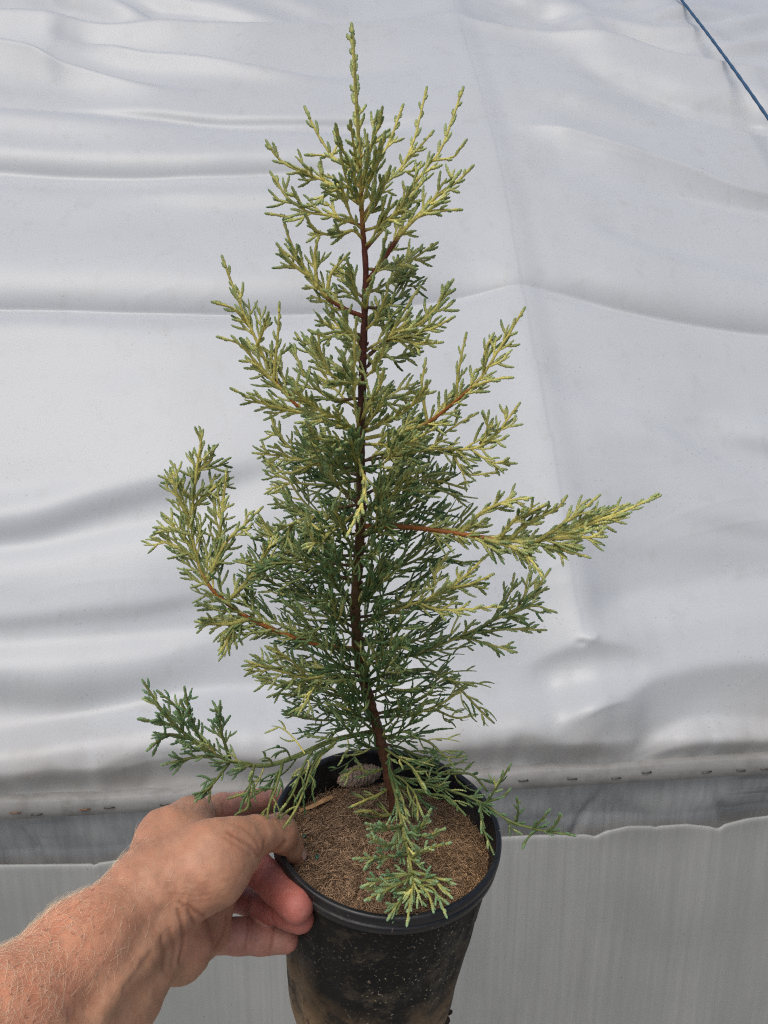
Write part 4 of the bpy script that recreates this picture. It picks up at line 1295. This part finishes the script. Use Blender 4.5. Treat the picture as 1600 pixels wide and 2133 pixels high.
# --- the inner tangle: branches of every direction along the trunk
def inner():
    az = 0.0
    for y0 in np.concatenate([np.arange(620, 940, 30), np.arange(950, 1570, 20)]):
        az += 2.4
        y0 += rng.uniform(-8, 8)
        x0 = stem_x(y0)
        d = stem_depth(y0)
        ln = np.interp(y0, [600, 760, 950, 1150, 1320, 1450, 1560], [70, 100, 150, 180, 185, 150, 130]) * rng.uniform(0.75, 1.1)
        cx, cz = math.cos(az), math.sin(az)
        rise = np.interp(y0, [600, 1000, 1300, 1560], [0.85, 0.6, 0.4, 0.15]) + rng.normal() * 0.25
        line = []
        for t in (0, 0.35, 0.7, 1.0):
            line.append((x0 + cx * ln * t, y0 - ln * rise * t * (0.6 + 0.4 * t) + 6 * rng.normal() * t))
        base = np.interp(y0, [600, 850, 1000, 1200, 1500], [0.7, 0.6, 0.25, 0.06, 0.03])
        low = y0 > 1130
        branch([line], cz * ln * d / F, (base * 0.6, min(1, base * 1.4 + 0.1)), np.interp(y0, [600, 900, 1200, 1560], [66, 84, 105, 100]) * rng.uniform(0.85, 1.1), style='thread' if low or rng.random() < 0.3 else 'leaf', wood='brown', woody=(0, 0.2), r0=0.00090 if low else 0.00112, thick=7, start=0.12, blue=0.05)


inner()

# short sprays that stand out towards the viewer and cover the trunk
for y0, dx, yy in [(350, -18, .8), (375, 22, .8), (408, 12, .75), (438, -16, .7), (468, 24, .7), (480, -42, .65), (515, 38, .6), (330, 40, .8), (365, -45, .8), (395, 35, .75), (425, -40, .7), (455, 50, .6), (590, 40, .6), (645, -30, .6), (690, 45, .7), (735, -40, .7), (790, 48, .7)]:
    x0 = stem_x(y0)
    branch([[(x0, y0), (x0 + dx * 0.5, y0 - 22), (x0 + dx * 0.9, y0 - 62), (x0 + dx * 1.1, y0 - 95)]], rng.uniform(-0.045, -0.02), (yy, yy * 0.85), rng.uniform(34, 46), wood='orange', woody=(0, 0.08), r0=0.00095, thick=6, start=0.15)
for y0, dx in [(980, 60), (1030, -50), (1115, 45), (1170, -60), (1225, 60), (1285, -55), (1345, 70), (1400, -60), (1455, 50), (1500, -50), (1535, 60), (1560, -60), (1000, -40), (1075, 35), (1140, 40), (1200, -35), (1255, 40), (1310, 35), (1370, -40), (1425, 40), (1480, -35), (1515, 40)]:
    x0 = stem_x(y0)
    yy = max(0.04, 0.4 - (y0 - 980) / 900)
    branch([[(x0, y0), (x0 + dx * 0.5, y0 - 5), (x0 + dx, y0 - 25), (x0 + dx * 1.4, y0 - 55)]], rng.uniform(-0.075, -0.045), (yy * 0.6, yy), rng.uniform(75, 100), style='thread', wood='green', woody=(0, 0.05), r0=0.00090, thick=5.5, start=0.05, sp2=0.0042)


# ------------------------------------------------------------------ the arm and hand: one continuous skin
def build_arm():
    def cap(a, b, ra, rb):
        """Tapered capsule between two (px, py, depth) points with radii in photo pixels."""
        pa, pb = P(*a), P(*b)
        return pa, pb, ra * a[2] / F, rb * b[2] / F

    body = [
        # forearm: radial column and ulnar column
        cap((306, 1868, .466), (170, 1996, .425), 84, 106), cap((170, 1996, .425), (-10, 2150, .375), 106, 132), cap((-10, 2150, .375), (-130, 2270, .340), 132, 150),
        cap((342, 1950, .472), (238, 2078, .437), 66, 84), cap((238, 2078, .437), (110, 2240, .385), 84, 112), cap((110, 2240, .385), (-20, 2390, .345), 112, 130),
        cap((250, 1930, .475), (80, 2090, .425), 70, 95),
        # tendons of the inner wrist
        cap((392, 1893, .462), (300, 1985, .431), 10, 12), cap((300, 1985, .431), (215, 2090, .400), 12, 14),
        # back of the hand to the index knuckle
        cap((318, 1838, .474), (352, 1752, .505), 74, 60), cap((352, 1752, .505), (396, 1712, .532), 60, 42), cap((396, 1712, .532), (404, 1702, .540), 40, 36),
        # thenar and palm block
        cap((360, 1845, .468), (440, 1800, .480), 74, 80), cap((440, 1800, .480), (492, 1768, .492), 76, 52),
        cap((400, 1790, .505), (430, 1830, .530), 70, 64),
        # heel of the hand on the little finger side
        cap((352, 1940, .478), (376, 1978, .486), 54, 56), cap((376, 1978, .486), (402, 1958, .508), 52, 42), cap((402, 1958, .508), (440, 1946, .522), 42, 38),
        cap((400, 1900, .515), (440, 1880, .530), 50, 40),
    ]
    thumb = [cap((455, 1775, .482), (528, 1742, .506), 62, 41), cap((528, 1742, .506), (580, 1735, .530), 40, 36), cap((580, 1735, .530), (586, 1736, .534), 36, 34.5),
             cap((586, 1738, .535), (604, 1765, .549), 32, 27), cap((604, 1765, .549), (619, 1783, .5545), 26, 18)]
    index = [cap((398, 1706, .538), (462, 1684, .570), 37, 31), cap((462, 1684, .570), (530, 1672, .602), 29, 27), cap((530, 1672, .602), (600, 1668, .634), 26, 24), cap((600, 1668, .634), (640, 1672, .648), 23, 20)]
    middle = [cap((430, 1800, .545), (528, 1804, .552), 40, 36), cap((528, 1804, .552), (578, 1846, .5515), 35, 34), cap((578, 1846, .5515), (618, 1886, .5465), 34.5, 33)]
    ring = [cap((428, 1858, .550), (490, 1864, .574), 36, 32), cap((490, 1864, .574), (548, 1888, .574), 31, 29), cap((548, 1888, .574), (626, 1914, .566), 29, 27)]
    little = [cap((432, 1949, .525), (500, 1950, .538), 37, 35), cap((500, 1950, .538), (545, 1953, .545), 34.5, 33.5), cap((545, 1953, .545), (595, 1957, .549), 33, 27)]

    for fng, out_ in ((middle, 0.006), (ring, 0.0), (little, 0.003)):
        a_, b_, ra_, rb_ = fng[-1]
        x_, y_, d_ = project(b_)
        want = pot_front(x_ + 12, y_) - rb_ * 0.97 - out_
        b2 = P(x_, y_, min(d_, want))
        shift = (want - d_) * 0.5 if want < d_ else 0.0
        x2, y2, d2 = project(a_)
        a2 = P(x2, y2, d2 + shift)
        fng[-1] = (a2, b2, ra_, rb_)
        p_ = fng[-2]
        fng[-2] = (p_[0], a2, p_[2], p_[3])

    allp = body + thumb + index + middle + ring + little
    lo = np.min([np.minimum(a - ra, b - rb) for a, b, ra, rb in allp], axis=0) - 0.006
    hi = np.max([np.maximum(a + ra, b + rb) for a, b, ra, rb in allp], axis=0) + 0.006
    hs = 0.00118
    shp = np.ceil((hi - lo) / hs).astype(int) + 1
    xs = [lo[i] + hs * np.arange(shp[i]) for i in range(3)]

    def field(prims, k, grid=None):
        g = np.full(shp, 0.05, np.float32) if grid is None else grid
        for a, b, ra, rb in prims:
            m = 0.012 + k
            b0 = np.maximum(0, np.floor((np.minimum(a - ra, b - rb) - m - lo) / hs).astype(int))
            b1 = np.minimum(shp, np.ceil((np.maximum(a + ra, b + rb) + m - lo) / hs).astype(int) + 1)
            X = xs[0][b0[0]:b1[0], None, None].astype(np.float32) - np.float32(a[0])
            Y = xs[1][None, b0[1]:b1[1], None].astype(np.float32) - np.float32(a[1])
            Z = xs[2][None, None, b0[2]:b1[2]].astype(np.float32) - np.float32(a[2])
            ab = (b - a).astype(np.float32)
            t = np.clip((X * ab[0] + Y * ab[1] + Z * ab[2]) / max(1e-9, float(ab @ ab)), 0, 1)
            dist = np.sqrt((X - t * ab[0]) ** 2 + (Y - t * ab[1]) ** 2 + (Z - t * ab[2]) ** 2) - (ra + (rb - ra) * t)
            sl = (slice(b0[0], b1[0]), slice(b0[1], b1[1]), slice(b0[2], b1[2]))
            h = np.clip(0.5 + 0.5 * (g[sl] - dist) / k, 0, 1)
            g[sl] = g[sl] * (1 - h) + dist * h - k * h * (1 - h)
        return g

    def smin(a, b, k):
        h = np.clip(0.5 + 0.5 * (a - b) / k, 0, 1)
        return a * (1 - h) + b * h - k * h * (1 - h)

    gb = field(body, 0.014)
    gt = field(thumb, 0.004)
    gb = smin(gb, gt, 0.007)
    gf = field(index, 0.003)
    for fng in (middle, ring, little):
        gf = smin(gf, field(fng, 0.003), 0.0006)
    gd = smin(gb, gf, 0.0035)

    # naive surface nets
    ins = gd < 0
    c = np.zeros(np.array(shp) - 1, np.uint8)
    for dx in (0, 1):
        for dy in (0, 1):
            for dz in (0, 1):
                c += ins[dx:shp[0] - 1 + dx, dy:shp[1] - 1 + dy, dz:shp[2] - 1 + dz]
    act = (c > 0) & (c < 8)
    I, J, K = np.nonzero(act)
    vid = np.full(act.shape, -1, np.int64)
    vid[I, J, K] = np.arange(len(I))
    acc = np.zeros((len(I), 3))
    cnt = np.zeros(len(I))
    corners = [(x, y, z) for x in (0, 1) for y in (0, 1) for z in (0, 1)]
    for a in corners:
        for ax in range(3):
            if a[ax] == 0:
                b = list(a)
                b[ax] = 1
                va = gd[I + a[0], J + a[1], K + a[2]]
                vb = gd[I + b[0], J + b[1], K + b[2]]
                m = (va < 0) != (vb < 0)
                t = np.where(m, va / np.where(m, va - vb, 1), 0)
                pos = np.array(a, float)[None, :].repeat(len(I), 0)
                pos[:, ax] += t
                acc[m] += pos[m]
                cnt[m] += 1
    V = lo + hs * (np.stack([I, J, K], 1) + acc / cnt[:, None])
    Fq = []
    for ax in range(3):
        o1, o2 = (ax + 1) % 3, (ax + 2) % 3
        sl0 = [slice(None)] * 3
        sl1 = [slice(None)] * 3
        sl0[ax], sl1[ax] = slice(0, -1), slice(1, None)
        a, b = ins[tuple(sl0)], ins[tuple(sl1)]
        for flip, m in ((False, a & ~b), (True, ~a & b)):
            E = np.stack(np.nonzero(m), 1)
            ok = (E[:, o1] > 0) & (E[:, o2] > 0) & (E[:, o1] < shp[o1] - 1) & (E[:, o2] < shp[o2] - 1)
            E = E[ok]
            q = []
            for (d1, d2) in ((-1, -1), (0, -1), (0, 0), (-1, 0)):
                e = E.copy()
                e[:, o1] += d1
                e[:, o2] += d2
                q.append(vid[e[:, 0], e[:, 1], e[:, 2]])
            q = np.stack(q, 1)
            Fq.append(q[:, ::-1] if flip else q)
    Fq = np.concatenate(Fq)
    Fq = Fq[(Fq >= 0).all(1)]

    # relax once, take normals
    def lap(V, n):
        for _ in range(n):
            s = np.zeros_like(V)
            w = np.zeros(len(V))
            for k in range(4):
                np.add.at(s, Fq[:, k], V[Fq[:, (k + 1) % 4]] + V[Fq[:, (k + 3) % 4]])
                np.add.at(w, Fq[:, k], 2)
            V = V * 0.4 + 0.6 * s / w[:, None]
        return V

    def normals(V):
        fn = np.cross(V[Fq[:, 2]] - V[Fq[:, 0]], V[Fq[:, 3]] - V[Fq[:, 1]])
        n = np.zeros_like(V)
        for k in range(4):
            np.add.at(n, Fq[:, k], fn)
        return n / (np.linalg.norm(n, axis=1, keepdims=True) + 1e-12)

    V = lap(V, 2)
    N = normals(V)
    px, py, dep = project(V)
    facing = -(N @ FW)
    front = np.clip(facing * 4 + 0.6, 0, 1)

    def line_dist(pts):
        """Distance in photo pixels of every vertex to a polyline."""
        a = smooth_path(np.array(pts, float), 40)
        d = np.full(len(V), 1e9)
        x0, x1, y0, y1 = a[:, 0].min() - 20, a[:, 0].max() + 20, a[:, 1].min() - 20, a[:, 1].max() + 20
        m = np.nonzero((px > x0) & (px < x1) & (py > y0) & (py < y1))[0]
        dd = np.hypot(px[m, None] - a[None, :, 0], py[m, None] - a[None, :, 1])
        d[m] = dd.min(1)
        return d

    # creases: (polyline, width px, depth mm)
    CREASE = [
        ([(475, 1733), (500, 1748), (525, 1765), (539, 1783)], 3.0, 0.55), ([(470, 1745), (500, 1765), (522, 1782)], 2.5, 0.35), ([(510, 1727), (532, 1748), (541, 1770)], 2.5, 0.35),
        ([(552, 1750), (549, 1768), (542, 1782)], 2.5, 0.4), ([(596, 1752), (580, 1768), (566, 1778)], 3.0, 0.45), ([(500, 1722), (525, 1733), (540, 1750)], 3.0, 0.2),
        ([(462, 1675), (465, 1688), (465, 1697)], 2.5, 0.3), ([(430, 1676), (440, 1688), (446, 1696)], 4, 0.3),
        # wrist folds
        ([(376, 1880), (390, 1893), (398, 1908), (404, 1922)], 3, 0.7), ([(372, 1896), (380, 1930), (381, 1965), (374, 2005)], 3, 0.7), ([(340, 1950), (343, 1985), (340, 2020)], 3, 0.45), ([(356, 1935), (362, 1975), (358, 2010)], 3, 0.4),
        ([(392, 1885), (405, 1897), (425, 1908)], 3, 0.6), ([(386, 1862), (410, 1868), (440, 1862)], 2.5, 0.22), ([(382, 1871), (408, 1878), (440, 1874)], 2.5, 0.22), ([(384, 1850), (410, 1855), (436, 1848)], 2.5, 0.2), ([(388, 1838), (412, 1842), (436, 1836)], 2.5, 0.18),
        # finger joints
        ([(516, 1912), (518, 1935), (514, 1960), (510, 1978)], 2.6, 0.5), ([(524, 1914), (525, 1938), (521, 1962)], 2.0, 0.3), ([(572, 1924), (570, 1948), (565, 1976)], 2.6, 0.45),
        ([(472, 1908), (470, 1930), (460, 1955), (445, 1975)], 2.6, 0.45), ([(520, 1868), (516, 1884), (515, 1902)], 2.6, 0.5), ([(524, 1870), (521, 1890)], 2.0, 0.3), ([(568, 1895), (566, 1912), (567, 1922)], 2.4, 0.35),
        ([(527, 1822), (540, 1812), (548, 1796)], 3, 0.25),
    ]
    # long soft hollows beside the tendons
    HOLLOW = [([(366, 1880), (330, 1925), (285, 1975), (220, 2050), (160, 2125)], 24, 1.1), ([(352, 1950), (310, 2010), (268, 2075), (235, 2133)], 13, 0.9), ([(318, 1985), (285, 2030), (262, 2060)], 8, 0.7)]
    crease_mask = np.zeros(len(V))
    off = np.zeros(len(V))
    for pts, w, mm in CREASE:
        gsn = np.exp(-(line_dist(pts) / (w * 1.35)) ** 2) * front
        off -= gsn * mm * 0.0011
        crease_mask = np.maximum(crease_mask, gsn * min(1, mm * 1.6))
    for pts, w, mm in HOLLOW:
        off -= np.exp(-(line_dist(pts) / w) ** 2) * front * mm * 0.001
    # loose skin relief
    off += 0.00030 * value_noise(px / 26, py / 26, 81) + 0.00016 * value_noise(px / 9, py / 9, 82)
    V = V + N * off[:, None]

    # skin tints: sunburnt forearm, paler palm side, reddish fingers
    fore = np.array([0.61, 0.278, 0.160])
    back = np.array([0.45, 0.230, 0.138])
    palm = np.array([0.44, 0.215, 0.16])
    fing = np.array([0.37, 0.125, 0.10])
    inner_w = np.array([0.49, 0.265, 0.155])

    def sm(x):
        x = np.clip(x, 0, 1)
        return x * x * (3 - 2 * x)

    t_fore = sm((300 - px) / 160)
    col = back * (1 - t_fore[:, None]) + fore * t_fore[:, None]
    # underside of forearm and wrist is paler
    und = sm(((px - 300) * 0.66 + (py - 1965) * 0.75) / 90 + 0.4) * sm((430 - px) / 60)
    col = col * (1 - und[:, None]) + inner_w * und[:, None]
    iv = np.full(len(V), 1e9)
    for chain, tint_ in ((middle, fing), (ring, fing), (little, palm), (index, np.array([0.46, 0.215, 0.16]))):
        d = np.full(len(V), 1e9)
        for a, b, ra, rb in chain:
            ab = b - a
            t = np.clip(((V - a) @ ab) / (ab @ ab), 0, 1)
            d = np.minimum(d, np.linalg.norm(V - a - t[:, None] * ab, axis=1) - (ra + (rb - ra) * t))
        w = sm(1 - np.abs(d) / 0.0035) * sm((px - 440) / 40)
        col = col * (1 - w[:, None]) + tint_ * w[:, None]
    tipw = sm((px - 585) / 40) * sm((py - 1820) / 30)
    col = col * (1 - 0.6 * tipw[:, None]) + np.array([0.44, 0.15, 0.115]) * 0.6 * tipw[:, None]
    heel = np.exp(-(((px - 395) / 40) ** 2 + ((py - 1960) / 45) ** 2))
    col = col * (1 - 0.5 * heel[:, None]) + np.array([0.46, 0.18, 0.125]) * 0.5 * heel[:, None]
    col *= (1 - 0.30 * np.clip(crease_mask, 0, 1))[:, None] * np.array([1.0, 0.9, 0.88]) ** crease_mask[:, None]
    col *= (1 + 0.10 * value_noise(px / 22, py / 22, 83) + 0.05 * value_noise(px / 8, py / 8, 84))[:, None]

    frk = np.clip(t_fore + 0.25 * sm((470 - px) / 60), 0, 1) * (1 - 0.8 * und)
    col = np.concatenate([col, frk[:, None]], 1)
    # the thumb's nail catches the light at its outer edge
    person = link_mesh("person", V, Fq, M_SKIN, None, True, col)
    tag(person, "bare left forearm and hand with blond hair gripping the pot by its rim", "person")

    # thumbnail: a thin curved plate on the far side of the thumb tip
    a, b, ra, rb = thumb[-1]
    axd = unit(b - a)
    outw = unit(P(645, 1768, .5545) - P(615, 1778, .5545))
    outw = unit(outw - axd * (outw @ axd))
    sd = np.cross(axd, outw)
    nv = []
    for i in np.linspace(-0.2, 1.25, 9):
        for j in np.linspace(-1, 1, 9):
            r = (ra + (rb - ra) * np.clip(i, 0, 1)) * (1.04 - 0.10 * max(0, i - 0.9))
            th = j * 0.85
            nv.append(a + (b - a) * i + outw * r * math.cos(th) + sd * r * math.sin(th))
    idx = np.arange(81).reshape(9, 9)
    nf = np.stack([idx[:-1, :-1], idx[1:, :-1], idx[1:, 1:], idx[:-1, 1:]], -1).reshape(-1, 4)
    nail = link_mesh("fingernail", np.array(nv), nf, M_NAIL, person)
    sol = nail.modifiers.new("solid", 'SOLIDIFY')
    sol.thickness = 0.0005

    # arm hair: fine, pale, swept towards the hand's back and outward
    hair = Acc()
    N2 = normals(V)
    lat = (px - 0) * 0.63 + (py - 1985) * 0.78                       # distance from the upper outline of the forearm, px
    w = sm((400 - px) / 260) * sm((230 - lat) / 120) * (py > 1700) * (px > -60)
    w *= np.clip(0.3 + 0.9 * sm((270 - px) / 200), 0, 1)
    w /= w.sum()
    pick = rng.choice(len(V), 2600, p=w)
    down = unit(P(60, 2160, .40) - P(330, 1860, .46))
    for i in pick:
        n = N2[i]
        fl = -down * rng.normal(0.25, 0.3) + UP * rng.normal(0.25, 0.3) + RT * rng.normal(0.10, 0.3)
        fl = unit(fl - n * (fl @ n) + 1e-6)
        L = rng.uniform(0.004, 0.0115)
        t = np.linspace(0, 1, 6)
        rise = rng.uniform(0.25, 0.75)
        curl = rng.normal() * 0.35
        side = np.cross(n, fl)
        q = V[i] - 0.0003 * n + (t * L)[:, None] * fl + (rise * L * (t - 0.75 * t * t))[:, None] * n + (curl * L * t * t)[:, None] * side
        hair.tube(q, 0.000072 * (1 - 0.8 * t), 3)
    hair.build("arm_hair", M_HAIR, person, True, False)


build_arm()
